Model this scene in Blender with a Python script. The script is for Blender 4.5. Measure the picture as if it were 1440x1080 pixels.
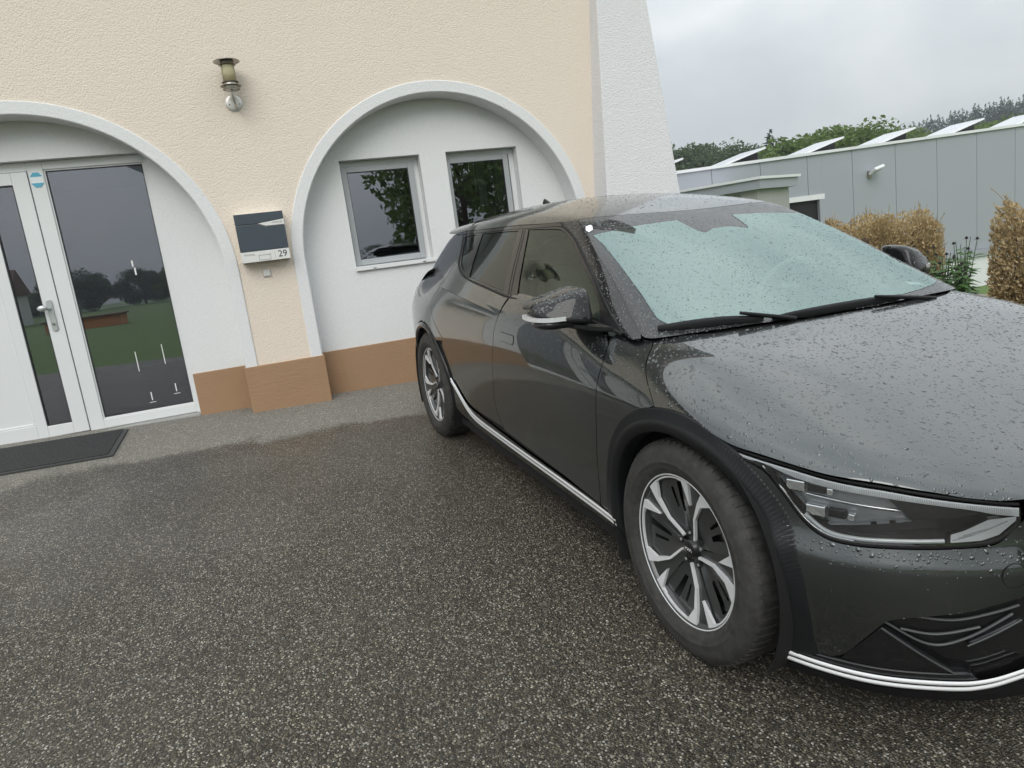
import bpy, bmesh, math, random
import numpy as np
from mathutils import Matrix, Vector, geometry

for o in list(bpy.data.objects): bpy.data.objects.remove(o, do_unlink=True)
scene = bpy.context.scene
COL = scene.collection

# ---------------------------------------------------------------- camera
CAM_LOC = (1.8747, -2.1217, 1.4208)
cam_d = bpy.data.cameras.new('camera'); cam = bpy.data.objects.new('camera', cam_d); COL.objects.link(cam)
CF = Vector((-0.918519, 0.348094, -0.187492)); CR = Vector((0.374072, 0.918663, -0.127001)); CU = Vector((-0.128033, 0.186788, 0.974021))
cam.matrix_world = Matrix(((CR.x, CU.x, -CF.x, CAM_LOC[0]), (CR.y, CU.y, -CF.y, CAM_LOC[1]), (CR.z, CU.z, -CF.z, CAM_LOC[2]), (0, 0, 0, 1)))
cam_d.sensor_width = 36; cam_d.lens = 24.862; cam_d.clip_start = .05; cam_d.clip_end = 3000
scene.camera = cam

# ---------------------------------------------------------------- overcast sky
SUN_EL, SUN_AZ = math.radians(40), math.radians(-28)            # soft sun behind cloud, behind and left of the camera
world = bpy.data.worlds.new('World'); scene.world = world; world.use_nodes = True
nt = world.node_tree; nt.nodes.clear()
def wn(t, **k):
    n = nt.nodes.new(t)
    for a, b in k.items(): setattr(n, a, b)
    return n
w_out = wn('ShaderNodeOutputWorld'); w_bg = wn('ShaderNodeBackground')
w_sky = wn('ShaderNodeTexSky', sky_type='NISHITA', sun_disc=False)
w_sky.sun_elevation = SUN_EL; w_sky.sun_rotation = math.pi/2-SUN_AZ; w_sky.air_density = 1.0; w_sky.dust_density = 4.0
w_tc = wn('ShaderNodeTexCoord'); w_map = wn('ShaderNodeMapping'); w_map.inputs['Scale'].default_value = (1, 1, 2.2)
w_n1 = wn('ShaderNodeTexNoise'); w_n1.inputs['Scale'].default_value = 2.3; w_n1.inputs['Detail'].default_value = 7; w_n1.inputs['Roughness'].default_value = .52
w_n1.inputs['Distortion'].default_value = .4
w_r = wn('ShaderNodeValToRGB')
w_r.color_ramp.elements[0].position = .36; w_r.color_ramp.elements[0].color = (4.1, 4.42, 4.62, 1)
w_r.color_ramp.elements[1].position = .66; w_r.color_ramp.elements[1].color = (5.8, 5.95, 6.0, 1)
w_mix = wn('ShaderNodeMix', data_type='RGBA'); w_mix.inputs[0].default_value = .93
L = nt.links.new
L(w_tc.outputs['Generated'], w_map.inputs['Vector']); L(w_map.outputs['Vector'], w_n1.inputs['Vector']); L(w_n1.outputs['Fac'], w_r.inputs['Fac'])
# standard overcast luminance: (1 + 2 sin elevation) / 3
w_sep = wn('ShaderNodeSeparateXYZ'); L(w_tc.outputs['Generated'], w_sep.inputs[0])
w_mx = wn('ShaderNodeMath', operation='MAXIMUM'); L(w_sep.outputs['Z'], w_mx.inputs[0]); w_mx.inputs[1].default_value = 0
w_ma = wn('ShaderNodeMath', operation='MULTIPLY_ADD'); L(w_mx.outputs[0], w_ma.inputs[0]); w_ma.inputs[1].default_value = 2; w_ma.inputs[2].default_value = 1
w_cie = wn('ShaderNodeVectorMath', operation='SCALE'); L(w_r.outputs['Color'], w_cie.inputs[0]); L(w_ma.outputs[0], w_cie.inputs['Scale'])
L(w_sky.outputs['Color'], w_mix.inputs[6]); L(w_cie.outputs[0], w_mix.inputs[7]); L(w_mix.outputs[2], w_bg.inputs['Color'])
w_bg.inputs['Strength'].default_value = .1
L(w_bg.outputs[0], w_out.inputs[0])
sun_d = bpy.data.lights.new('sun', 'SUN'); sun = bpy.data.objects.new('sun', sun_d); COL.objects.link(sun)
sun_d.energy = 1.1; sun_d.angle = math.radians(40); sun_d.color = (1, .97, .93)
sv = Vector((math.cos(SUN_EL)*math.cos(SUN_AZ), math.cos(SUN_EL)*math.sin(SUN_AZ), math.sin(SUN_EL)))
sun.rotation_euler = sv.to_track_quat('Z', 'Y').to_euler(); sun.location = sv*40

scene.view_settings.view_transform = 'Standard'; scene.view_settings.look = 'None'
scene.view_settings.exposure = 0.27; scene.view_settings.gamma = 1; scene.view_settings.use_curve_mapping = False
scene.render.engine = 'CYCLES'
scene.cycles.max_bounces = 7; scene.cycles.diffuse_bounces = 3; scene.cycles.glossy_bounces = 4; scene.cycles.transmission_bounces = 4; scene.cycles.transparent_max_bounces = 16; scene.cycles.caustics_reflective = False; scene.cycles.caustics_refractive = False
# ---------------------------------------------------------------- helpers
RNG = random.Random(7)
def tag(o, label=None, cat=None, group=None, kind=None):
    if label: o['label'] = label
    if cat: o['category'] = cat
    if group: o['group'] = group
    if kind: o['kind'] = kind
    return o
def empty(name, mat=None, loc=None):
    o = bpy.data.objects.new(name, None); o.empty_display_size = .2; COL.objects.link(o)
    if mat is not None: o.matrix_world = mat
    if loc is not None: o.location = loc
    return o
def link(name, me, parent=None, mat=None):
    o = bpy.data.objects.new(name, me); COL.objects.link(o)
    if mat is not None and not me.materials: me.materials.append(mat)
    if parent is not None: o.parent = parent
    return o
class MB:
    """collects polygons, builds ONE mesh object"""
    def __init__(s): s.v = []; s.f = []; s.sm = []
    def add(s, verts, faces, smooth=False):
        b = len(s.v); s.v += [tuple(map(float, q)) for q in verts]; s.f += [tuple(i+b for i in f) for f in faces]; s.sm += [smooth]*len(faces); return s
    def box(s, x0, x1, y0, y1, z0, z1, M=None):
        v = [(x, y, z) for x in (x0, x1) for y in (y0, y1) for z in (z0, z1)]
        if M is not None: v = [tuple(M @ Vector(q)) for q in v]
        return s.add(v, [(0, 1, 3, 2), (4, 6, 7, 5), (0, 4, 5, 1), (2, 3, 7, 6), (0, 2, 6, 4), (1, 5, 7, 3)])
    def prism(s, poly, y0, y1, M=None, smooth=False):
        """poly in (x, z), extruded along y"""
        n = len(poly); v = [(p[0], y0, p[1]) for p in poly]+[(p[0], y1, p[1]) for p in poly]
        if M is not None: v = [tuple(M @ Vector(q)) for q in v]
        s.add(v, [tuple(range(n)), tuple(range(2*n-1, n-1, -1))])
        b = len(s.v)-2*n
        for i in range(n): s.f.append((b+i, b+n+i, b+n+(i+1) % n, b+(i+1) % n)); s.sm.append(smooth)
        return s
    def tube(s, pts, r, n=8, caps=True, M=None):
        pts = [Vector(p) for p in pts]; rs = r if isinstance(r, (list, tuple)) else [r]*len(pts)
        rings = []; up = None
        for i, p in enumerate(pts):
            d = (pts[min(i+1, len(pts)-1)]-pts[max(i-1, 0)]).normalized()
            if up is None: up = Vector((0, 0, 1)) if abs(d.z) < .9 else Vector((1, 0, 0))
            a = d.cross(up).normalized(); b = a.cross(d); up = b
            rings.append([p+a*rs[i]*math.cos(2*math.pi*k/n)+b*rs[i]*math.sin(2*math.pi*k/n) for k in range(n)])
        v = [q for r_ in rings for q in r_]
        if M is not None: v = [M @ q for q in v]
        f = [(i*n+k, i*n+(k+1) % n, (i+1)*n+(k+1) % n, (i+1)*n+k) for i in range(len(pts)-1) for k in range(n)]
        s.add([tuple(q) for q in v], f, True)
        if caps: s.add([tuple(q) for q in v[:n]], [tuple(range(n-1, -1, -1))]); s.add([tuple(q) for q in v[-n:]], [tuple(range(n))])
        return s
    def lathe(s, prof, n=32, M=None, a0=0, a1=2*math.pi, smooth=True):
        """prof: (r, h) about the local z axis"""
        full = abs(a1-a0-2*math.pi) < 1e-6; m = n if full else n+1
        v = []
        for k in range(m):
            a = a0+(a1-a0)*k/n
            v += [(r*math.cos(a), r*math.sin(a), h) for r, h in prof]
        if M is not None: v = [tuple(M @ Vector(q)) for q in v]
        p = len(prof); f = []
        for k in range(n):
            k2 = (k+1) % m
            for i in range(p-1): f.append((k*p+i, k2*p+i, k2*p+i+1, k*p+i+1))
        return s.add(v, f, smooth)
    def grid(s, P, smooth=True, closed_u=False):
        """P: (nu, nv, 3)"""
        nu, nv = P.shape[:2]; f = []
        for i in range(nu if closed_u else nu-1):
            for j in range(nv-1):
                i2 = (i+1) % nu; f.append((i*nv+j, i2*nv+j, i2*nv+j+1, i*nv+j+1))
        return s.add(P.reshape(-1, 3), f, smooth)
    def mesh(s, name):
        me = bpy.data.meshes.new(name); me.from_pydata(s.v, [], s.f)
        me.polygons.foreach_set('use_smooth', s.sm); me.update(); return me
    def build(s, name, mat, parent=None, bevel=0, seg=2, wn=False):
        me = s.mesh(name); fix_normals(me); o = link(name, me, parent, mat)
        if bevel:
            m = o.modifiers.new('bevel', 'BEVEL'); m.width = bevel; m.segments = seg; m.limit_method = 'ANGLE'; m.angle_limit = math.radians(35)
        return o
def fix_normals(me):
    bm = bmesh.new(); bm.from_mesh(me); bmesh.ops.recalc_face_normals(bm, faces=bm.faces); bm.to_mesh(me); bm.free()

def catmull(pts, n=8, closed=False):
    P = np.array(pts, float); out = []; m = len(P)
    rng_ = range(m) if closed else range(m-1)
    for i in rng_:
        p0 = P[(i-1) % m] if (closed or i > 0) else 2*P[0]-P[1]
        p1 = P[i]; p2 = P[(i+1) % m]
        p3 = P[(i+2) % m] if (closed or i+2 < m) else 2*P[-1]-P[-2]
        for k in range(n):
            t = k/n
            out.append(.5*((2*p1)+(-p0+p2)*t+(2*p0-5*p1+4*p2-p3)*t*t+(-p0+3*p1-3*p2+p3)*t**3))
    if not closed: out.append(P[-1])
    return [tuple(q) for q in out]

def inpoly(pts, poly):
    x, y = pts[:, 0], pts[:, 1]; c = np.zeros(len(pts), bool); P = np.asarray(poly); Q = np.roll(P, -1, 0)
    for (x1, y1), (x2, y2) in zip(P, Q):
        if y1 == y2: continue
        k = ((y1 > y) != (y2 > y)) & (x < (x2-x1)*(y-y1)/(y2-y1)+x1); c ^= k
    return c
def densify(poly, step):
    P = np.asarray(poly, float); out = []
    for a, b in zip(P, np.roll(P, -1, 0)):
        n = max(1, int(math.ceil(np.linalg.norm(b-a)/step)))
        for k in range(n): out.append(a+(b-a)*k/n)
    Q = np.array(out); keep = np.linalg.norm(Q-np.roll(Q, 1, 0), axis=1) > 1e-5
    return Q[keep]
def area(P): return .5*np.sum(P[:, 0]*np.roll(P[:, 1], -1)-np.roll(P[:, 0], -1)*P[:, 1])
def shrink(P, d):
    if area(P) < 0: P = P[::-1]
    e1 = P-np.roll(P, 1, 0); e2 = np.roll(P, -1, 0)-P
    n1 = np.stack([-e1[:, 1], e1[:, 0]], 1); n2 = np.stack([-e2[:, 1], e2[:, 0]], 1)
    n1 /= np.linalg.norm(n1, axis=1)[:, None]+1e-12; n2 /= np.linalg.norm(n2, axis=1)[:, None]+1e-12
    b = n1+n2; b /= np.linalg.norm(b, axis=1)[:, None]+1e-9
    c = np.clip((b*n1).sum(1), .35, 1)
    return P+b*(d/c)[:, None]
def triangulate(outer, holes=(), step=.03, edge_step=None):
    """2-D polygon with holes -> points, triangles, boundary loops"""
    es = edge_step or step
    loops = [densify(outer, es)]+[densify(h, es) for h in holes]
    pts = []; edges = []; idx = []
    for lp in loops:
        b = len(pts); n = len(lp); pts += [tuple(q) for q in lp]; edges += [(b+i, b+(i+1) % n) for i in range(n)]; idx.append(list(range(b, b+n)))
    lo = loops[0].min(0); hi = loops[0].max(0)
    gx = np.arange(lo[0]+step*.5, hi[0], step); gy = np.arange(lo[1]+step*.5, hi[1], step)
    if len(gx) and len(gy):
        G = np.array([(a+(step*.5 if j % 2 else 0)*.6, b) for j, b in enumerate(gy) for a in gx])
        k = inpoly(G, loops[0])
        for h in loops[1:]: k &= ~inpoly(G, h)
        G = G[k]
        B = np.array(pts)
        if len(G):
            d = np.min(np.hypot(G[:, None, 0]-B[None, :, 0], G[:, None, 1]-B[None, :, 1]), 1) if len(G)*len(B) < 4e7 else np.full(len(G), 9)
            G = G[d > step*.45]; pts += [tuple(q) for q in G]
    r = geometry.delaunay_2d_cdt([Vector(q) for q in pts], edges, [], 0, 1e-7)
    V = np.array([(q.x, q.y) for q in r[0]]); T = np.array([list(f) for f in r[2]])
    c = V[T].mean(1); k = inpoly(c, loops[0])
    for h in loops[1:]: k &= ~inpoly(c, h)
    omap = {}
    for new, orig in enumerate(r[3]):
        for o_ in orig: omap[o_] = new
    return V, T[k], [[omap[i] for i in l_ if i in omap] for l_ in idx]

def text_mesh(body, size, extrude=.0006, align='CENTER'):
    cu = bpy.data.curves.new('lettering', 'FONT'); cu.body = body; cu.size = size; cu.extrude = extrude; cu.align_x = align; cu.align_y = 'CENTER'; cu.resolution_u = 4
    o = bpy.data.objects.new('lettering', cu); COL.objects.link(o)
    dg = bpy.context.evaluated_depsgraph_get(); me = bpy.data.meshes.new_from_object(o.evaluated_get(dg))
    bpy.data.objects.remove(o, do_unlink=True); bpy.data.curves.remove(cu); return me
# ---------------------------------------------------------------- materials
MATS = {}
class NT:
    def __init__(s, name):
        s.m = bpy.data.materials.new(name); s.m.use_nodes = True; s.t = s.m.node_tree; s.t.nodes.clear()
        s.out = s.n('ShaderNodeOutputMaterial'); MATS[name] = s.m
    def n(s, t, **k):
        nd = s.t.nodes.new(t)
        for a, b in k.items():
            if a.startswith('i_'): nd.inputs[a[2:].replace('_', ' ')].default_value = b
            else: setattr(nd, a, b)
        return nd
    def l(s, a, b): s.t.links.new(a, b)
    def math(s, op, a, b=None, clamp=False):
        nd = s.n('ShaderNodeMath', operation=op); nd.use_clamp = clamp
        for i, q in enumerate((a, b)):
            if q is None: continue
            if isinstance(q, (int, float)): nd.inputs[i].default_value = q
            else: s.l(q, nd.inputs[i])
        return nd.outputs[0]
    def mix(s, fac, a, b, blend='MIX'):
        nd = s.n('ShaderNodeMix', data_type='RGBA', blend_type=blend)
        for i, q in ((0, fac), (6, a), (7, b)):
            if isinstance(q, (int, float)): nd.inputs[i].default_value = q
            elif isinstance(q, tuple): nd.inputs[i].default_value = (*q[:3], 1)
            else: s.l(q, nd.inputs[i])
        return nd.outputs[2]
    def ramp(s, fac, stops):
        nd = s.n('ShaderNodeValToRGB'); el = nd.color_ramp.elements
        while len(el) < len(stops): el.new(.5)
        for e, (p, c) in zip(el, stops): e.position = p; e.color = (*c[:3], 1) if isinstance(c, tuple) else (c, c, c, 1)
        s.l(fac, nd.inputs[0]); return nd.outputs[0]
    def obj(s, scale=None):
        tc = s.n('ShaderNodeTexCoord'); o = tc.outputs['Object']
        if scale: mp = s.n('ShaderNodeMapping'); mp.inputs['Scale'].default_value = scale; s.l(o, mp.inputs[0]); o = mp.outputs[0]
        return o
    def noise(s, vec, sc, det=3, rough=.5, out='Fac', dim='3D'):
        nd = s.n('ShaderNodeTexNoise', noise_dimensions=dim); nd.inputs['Scale'].default_value = sc; nd.inputs['Detail'].default_value = det; nd.inputs['Roughness'].default_value = rough
        if vec is not None: s.l(vec, nd.inputs['Vector'])
        return nd.outputs[out]
    def voro(s, vec, sc, feature='F1', rnd=1.0, dim='3D'):
        nd = s.n('ShaderNodeTexVoronoi', feature=feature, voronoi_dimensions=dim); nd.inputs['Scale'].default_value = sc; nd.inputs['Randomness'].default_value = rnd
        if vec is not None: s.l(vec, nd.inputs['Vector'])
        return nd
    def bump(s, h, strength=.5, dist=.01, normal=None):
        nd = s.n('ShaderNodeBump'); nd.inputs['Strength'].default_value = strength; nd.inputs['Distance'].default_value = dist; s.l(h, nd.inputs['Height'])
        if normal is not None: s.l(normal, nd.inputs['Normal'])
        return nd.outputs[0]
    def bsdf(s, **k):
        b = s.n('ShaderNodeBsdfPrincipled')
        for a, v in k.items():
            i = b.inputs[a.replace('_', ' ')]
            if hasattr(v, 'links') or hasattr(v, 'is_linked'): s.l(v, i)
            elif isinstance(v, tuple): i.default_value = (*v, 1) if len(v) == 3 and i.type == 'RGBA' else v
            else: i.default_value = v
        return b
    def done(s, sh): s.l(sh.outputs[0] if hasattr(sh, 'outputs') else sh, s.out.inputs[0]); return s.m

def simple(name, col, rough=.5, metal=0, coat=0, var=0, vs=8, bump=0, bs=60, spec=.5):
    t = NT(name); v = t.obj(); c = col
    kw = {}
    if var: c = t.mix(t.noise(v, vs, 5, .6), tuple(q*(1-var) for q in col), tuple(min(1, q*(1+var)) for q in col))
    if bump: kw['Normal'] = t.bump(t.noise(v, bs, 4, .6), 1, bump)
    return t.done(t.bsdf(Base_Color=c, Roughness=rough, Metallic=metal, Coat_Weight=coat, Coat_Roughness=.04, Specular_IOR_Level=spec, **kw))

def mk_materials():
    # textured render, cream
    def plaster(name, col, sc=170, d=.004, var=.05):
        t = NT(name); v = t.obj()
        n = t.noise(v, sc, 3, .55); vo = t.voro(v, sc*.7).outputs['Distance']
        big = t.noise(v, 1.3, 4, .6)
        c = t.mix(big, tuple(q*(1-var) for q in col), tuple(min(1, q*(1+var)) for q in col))
        c = t.mix(t.ramp(n, [(.35, 0.0), (.65, 1.0)]), c, tuple(min(1, q*1.06) for q in col))
        h = t.math('ADD', n, t.math('MULTIPLY', vo, -.6))
        return t.done(t.bsdf(Base_Color=c, Roughness=.92, Specular_IOR_Level=.2, Normal=t.bump(h, .9, d)))
    plaster('cream_plaster', (.80, .71, .61), 115, .0055)
    plaster('white_plaster', (.74, .75, .75), 90, .0022, .03)
    plaster('pier_plaster', (.725, .725, .735), 92, .007, .03)
    t = NT('brown_plinth'); v = t.obj(); n = t.noise(v, 90, 3, .5); big = t.noise(v, 3, 5, .6)
    sep = t.n('ShaderNodeSeparateXYZ'); t.l(v, sep.inputs[0])
    mp = t.n('ShaderNodeMapping'); mp.inputs['Scale'].default_value = (14, 14, 60); t.l(v, mp.inputs[0])
    c = t.mix(big, (.335, .212, .125), (.39, .250, .150)); st = t.ramp(t.noise(v, 7, 5, .7), [(.58, 0.0), (.75, 1.0)])
    c = t.mix(t.math('MULTIPLY', st, .25), c, (.44, .29, .175))
    t.done(t.bsdf(Base_Color=c, Roughness=.85, Specular_IOR_Level=.2, Normal=t.bump(t.math('ADD', n, t.math('MULTIPLY', t.noise(mp.outputs[0], 1, 3), .8)), .6, .005)))

    simple('white_frame', (.76, .78, .78), .28, var=.02, vs=3)
    simple('gasket', (.025, .026, .028), .6)
    simple('grey_frame', (.40, .42, .43), .42, var=.05, vs=6)
    simple('sill_white', (.78, .79, .79), .4)
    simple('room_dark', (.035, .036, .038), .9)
    simple('curtain', (.42, .40, .26), .9, var=.15, vs=30)
    simple('blind_grey', (.34, .36, .36), .7)
    # window glass: reflection plus view into the dark room
    def glass(name, tint=(.55, .6, .62), base=.10, gloss=(1, 1, 1), rough=0.0, ior=1.5, bump=None):
        t = NT(name); fr = t.n('ShaderNodeFresnel'); fr.inputs['IOR'].default_value = ior
        f = t.math('ADD', fr.outputs[0], base, clamp=True)
        tr = t.n('ShaderNodeBsdfTransparent'); tr.inputs[0].default_value = (*tint, 1)
        gl = t.n('ShaderNodeBsdfAnisotropic') if False else t.n('ShaderNodeBsdfGlossy'); gl.inputs['Color'].default_value = (*gloss, 1); gl.inputs['Roughness'].default_value = rough
        mx = t.n('ShaderNodeMixShader'); t.l(f, mx.inputs[0]); t.l(tr.outputs[0], mx.inputs[1]); t.l(gl.outputs[0], mx.inputs[2]); return t.done(mx)
    glass('window_pane', (.55, .58, .60), .17, (.86, .88, .95))
    glass('car_side_glass', (.44, .54, .49), .05, (.78, .88, .82))
    glass('car_dark_glass', (.07, .08, .08), .03, (.84, .90, .90))
    # windscreen: coated glass under a film of fine rain that scatters the sky
    t = NT('windscreen_glass'); v = t.obj()
    st = t.noise(t.obj((6, 30, 6)), 2.2, 5, .65); bl = t.noise(v, 2.2, 4, .6); spk = t.noise(v, 330, 2, .6)
    film = t.math('MULTIPLY', t.math('ADD', t.math('ADD', t.math('MULTIPLY', st, .16), t.math('MULTIPLY', bl, .34)), t.math('MULTIPLY', spk, .42)), .17)
    df = t.n('ShaderNodeBsdfDiffuse'); df.inputs[0].default_value = (.60, .76, .73, 1); tr = t.n('ShaderNodeBsdfTransparent'); tr.inputs[0].default_value = (.80, .93, .89, 1)
    gl = t.n('ShaderNodeBsdfGlossy'); gl.inputs[0].default_value = (.71, .90, .865, 1); gl.inputs['Roughness'].default_value = .03
    fr = t.n('ShaderNodeFresnel'); fr.inputs[0].default_value = 1.75; m1 = t.n('ShaderNodeMixShader'); t.l(film, m1.inputs[0]); t.l(tr.outputs[0], m1.inputs[1]); t.l(df.outputs[0], m1.inputs[2])
    m2 = t.n('ShaderNodeMixShader'); t.l(t.math('ADD', fr.outputs[0], .17, True), m2.inputs[0]); t.l(m1.outputs[0], m2.inputs[1]); t.l(gl.outputs[0], m2.inputs[2]); t.done(m2)
    glass('lens_clear', (.92, .94, .95), .05)
    t = NT('lamp_glass'); tl = t.n('ShaderNodeBsdfTranslucent'); tl.inputs[0].default_value = (.86, .80, .52, 1); df = t.n('ShaderNodeBsdfDiffuse'); df.inputs[0].default_value = (.80, .76, .55, 1); tr = t.n('ShaderNodeBsdfTransparent'); tr.inputs[0].default_value = (.9, .85, .6, 1); a = t.n('ShaderNodeMixShader'); a.inputs[0].default_value = .6; t.l(tl.outputs[0], a.inputs[1]); t.l(df.outputs[0], a.inputs[2]); m = t.n('ShaderNodeMixShader'); m.inputs[0].default_value = .84; t.l(tr.outputs[0], m.inputs[1]); t.l(a.outputs[0], m.inputs[2]); t.done(m)

    # exposed-aggregate asphalt: wet except for a strip sheltered along the wall
    t = NT('asphalt'); v = t.obj(); sp = t.n('ShaderNodeSeparateXYZ'); t.l(v, sp.inputs[0])
    wall = t.math('SUBTRACT', sp.outputs['X'], t.math('MULTIPLY', sp.outputs['Y'], .033))
    wob = t.math('MULTIPLY', t.math('SUBTRACT', t.noise(v, 1.6, 5, .6, dim='2D'), .5), .9)
    wob2 = t.math('MULTIPLY', t.math('SUBTRACT', t.noise(v, 45, 2, .7, dim='2D'), .5), .25)
    dry = t.n('ShaderNodeMapRange', interpolation_type='SMOOTHSTEP'); dry.inputs['From Min'].default_value = -3.38; dry.inputs['From Max'].default_value = -3.60
    t.l(t.math('ADD', t.math('ADD', wall, wob), wob2), dry.inputs['Value'])
    v1 = t.voro(v, 138, dim='2D'); v2 = t.voro(v, 270, dim='2D'); v3 = t.voro(v, 84, dim='2D')
    c1 = t.n('ShaderNodeSeparateColor'); t.l(v1.outputs['Color'], c1.inputs[0]); c2 = t.n('ShaderNodeSeparateColor'); t.l(v2.outputs['Color'], c2.inputs[0]); c3 = t.n('ShaderNodeSeparateColor'); t.l(v3.outputs['Color'], c3.inputs[0])
    stone1 = t.ramp(c1.outputs[0], [(0, (.020, .018, .014)), (.42, (.046, .040, .029)), (.68, (.100, .088, .066)), (.85, (.17, .156, .126)), (.94, (.31, .293, .250)), (1, (.54, .52, .465))])
    stone2 = t.ramp(c2.outputs[0], [(0, (.012, .011, .009)), (.55, (.030, .028, .022)), (.86, (.10, .092, .073)), (1, (.38, .36, .31))])
    stone3 = t.ramp(c3.outputs[0], [(0, (.05, .05, .048)), (.5, (.13, .13, .125)), (1, (.55, .54, .51))])
    hue = t.ramp(c1.outputs[2], [(0, (1.0, .93, .82)), (.5, (1, 1, 1)), (1, (.93, .98, 1.05))])
    m1 = t.ramp(v1.outputs['Distance'], [(.42, 1.0), (.55, 0.0)])
    col = t.mix(m1, stone2, stone1)
    m3 = t.math('MULTIPLY', t.math('LESS_THAN', v3.outputs['Distance'], .30), t.math('GREATER_THAN', c3.outputs[1], .80))
    col = t.mix(m3, col, stone3); col = t.mix(.8, col, t.mix(1.0, col, hue, 'MULTIPLY'))
    patch = t.noise(v, .7, 4, .6, dim='2D'); col = t.mix(.9, col, t.mix(1.0, col, t.ramp(patch, [(.3, (.90, .88, .83)), (.7, (1.18, 1.145, 1.06))]), 'MULTIPLY'))
    drycol = t.mix(.55, t.mix(1.0, col, (2.3, 2.3, 2.3), 'MULTIPLY'), (.34, .33, .305))
    col = t.mix(dry.outputs[0], col, drycol)
    h = t.math('SUBTRACT', 1.0, v1.outputs['Distance']); h = t.math('ADD', h, t.math('MULTIPLY', t.math('SUBTRACT', 1.0, v2.outputs['Distance']), .45)); h = t.math('ADD', h, t.math('MULTIPLY', m3, .3))
    rough = t.math('ADD', .42, t.math('MULTIPLY', dry.outputs[0], .45))
    coat = t.math('MULTIPLY', t.math('SUBTRACT', 1.0, dry.outputs[0]), t.ramp(t.noise(v, 1.1, 3, .6, dim='2D'), [(.3, .10), (.7, .42)]))
    t.done(t.bsdf(Base_Color=col, Roughness=rough, Specular_IOR_Level=.4, Coat_Weight=coat, Coat_Roughness=.22, Normal=t.bump(h, 1, .007)))

    t = NT('grass_ground'); v = t.obj(); n = t.noise(v, .35, 6, .65)
    t.done(t.bsdf(Base_Color=t.mix(t.noise(v, 6, 4), t.mix(n, (.085, .15, .032), (.125, .195, .052)), (.10, .165, .042)), Roughness=.9))
    simple('soil', (.06, .045, .03), .95, var=.3, vs=9, bump=.02, bs=20)

    # car
    t = NT('car_paint'); v = t.obj()
    t.done(t.bsdf(Base_Color=(.033, .040, .040), Metallic=.8, Roughness=.28, Coat_Weight=1, Coat_Roughness=.010, Coat_IOR=1.8))
    t = NT('rain_bead'); t.done(t.bsdf(Base_Color=(.035, .042, .040), Metallic=.7, Roughness=.2, Coat_Weight=1, Coat_Roughness=0, Coat_IOR=1.7))
    t = NT('rain_bead_clear'); fr = t.n('ShaderNodeFresnel'); fr.inputs[0].default_value = 1.6; tr = t.n('ShaderNodeBsdfTransparent'); tr.inputs[0].default_value = (.72, .76, .76, 1); gl = t.n('ShaderNodeBsdfGlossy'); gl.inputs['Roughness'].default_value = 0; mx = t.n('ShaderNodeMixShader'); t.l(fr.outputs[0], mx.inputs[0]); t.l(tr.outputs[0], mx.inputs[1]); t.l(gl.outputs[0], mx.inputs[2]); t.done(mx)
    def gloss_black(name, col=(.008, .008, .009), r=.45, bump=1.0):
        t = NT(name)
        t.done(t.bsdf(Base_Color=col, Roughness=r, Specular_IOR_Level=.1, Coat_Weight=1, Coat_Roughness=.012, Coat_IOR=1.42))
    gloss_black('gloss_black'); gloss_black('frit', (.022, .023, .024), .5)
    simple('matt_black', (.009, .009, .010), .55, spec=.25)
    simple('cladding', (.009, .010, .011), .42, spec=.3)
    simple('shell_black', (.004, .004, .004), .9)
    simple('fin_grey', (.075, .08, .08), .35); simple('satin_silver', (.74, .75, .76), .30, metal=.5)
    simple('bright_strip', (.80, .81, .82), .35)
    simple('rim_silver', (.74, .75, .76), .36, metal=.2, var=.05, vs=40)
    simple('rim_dark', (.030, .033, .033), .30, coat=.5)
    simple('chrome', (.9, .9, .9), .08, metal=1)
    simple('light_guide', (.80, .82, .83), .22, metal=.2)
    simple('lamp_grey', (.34, .36, .37), .18, metal=.3, coat=1)
    simple('white_mark', (.85, .85, .85), .4)
    simple('disc_steel', (.22, .21, .20), .4, metal=1)
    simple('seat_cloth', (.36, .36, .36), .85); simple('dash_black', (.16, .16, .16), .5); simple('headliner', (.42, .42, .40), .9)
    t = NT('tyre'); v = t.obj(); n = t.noise(v, 30, 6, .7)
    c = t.mix(t.ramp(n, [(.35, 0.0), (.7, 1.0)]), (.030, .029, .027), (.060, .058, .054)); t.done(t.bsdf(Base_Color=c, Roughness=.72, Specular_IOR_Level=.35, Normal=t.bump(t.noise(v, 300, 3), .4, .001)))
    # small things
    simple('anthracite', (.050, .068, .085), .42, var=.08, vs=14); simple('off_white', (.74, .74, .71), .45, var=.02); simple('ink', (.02, .02, .022), .5); simple('grey_print', (.30, .30, .29), .6)
    simple('steel_aged', (.46, .44, .40), .36, metal=.9, var=.15, vs=60); simple('steel_dark', (.30, .27, .22), .4, metal=.85, var=.2, vs=60); simple('steel_plate', (.66, .64, .60), .38, metal=.5, var=.06, vs=40)
    simple('bulb_white', (.80, .76, .58), .5); simple('handle_alu', (.52, .55, .54), .35, metal=.7); simple('sticker_blue', (.10, .42, .58), .4); simple('sticker_white', (.82, .86, .87), .4)
    t = NT('mat_black'); v = t.obj(); vo = t.voro(v, 240); t.done(t.bsdf(Base_Color=t.mix(t.ramp(t.noise(v, 60, 5, .7), [(.45, 0.0), (.75, 1.0)]), (.017, .017, .018), (.065, .064, .062)), Roughness=.8, Normal=t.bump(vo.outputs['Distance'], .8, .004)))
    simple('rubber_edge', (.045, .046, .046), .6)
    # neighbour building
    simple('metal_panel', (.335, .352, .39), .42, var=.03, vs=.8); simple('panel_joint', (.20, .21, .22), .6); simple('white_metal', (.74, .745, .765), .4); simple('concrete_grey', (.36, .36, .345), .8, var=.12, vs=3, bump=.003, bs=20)
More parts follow.
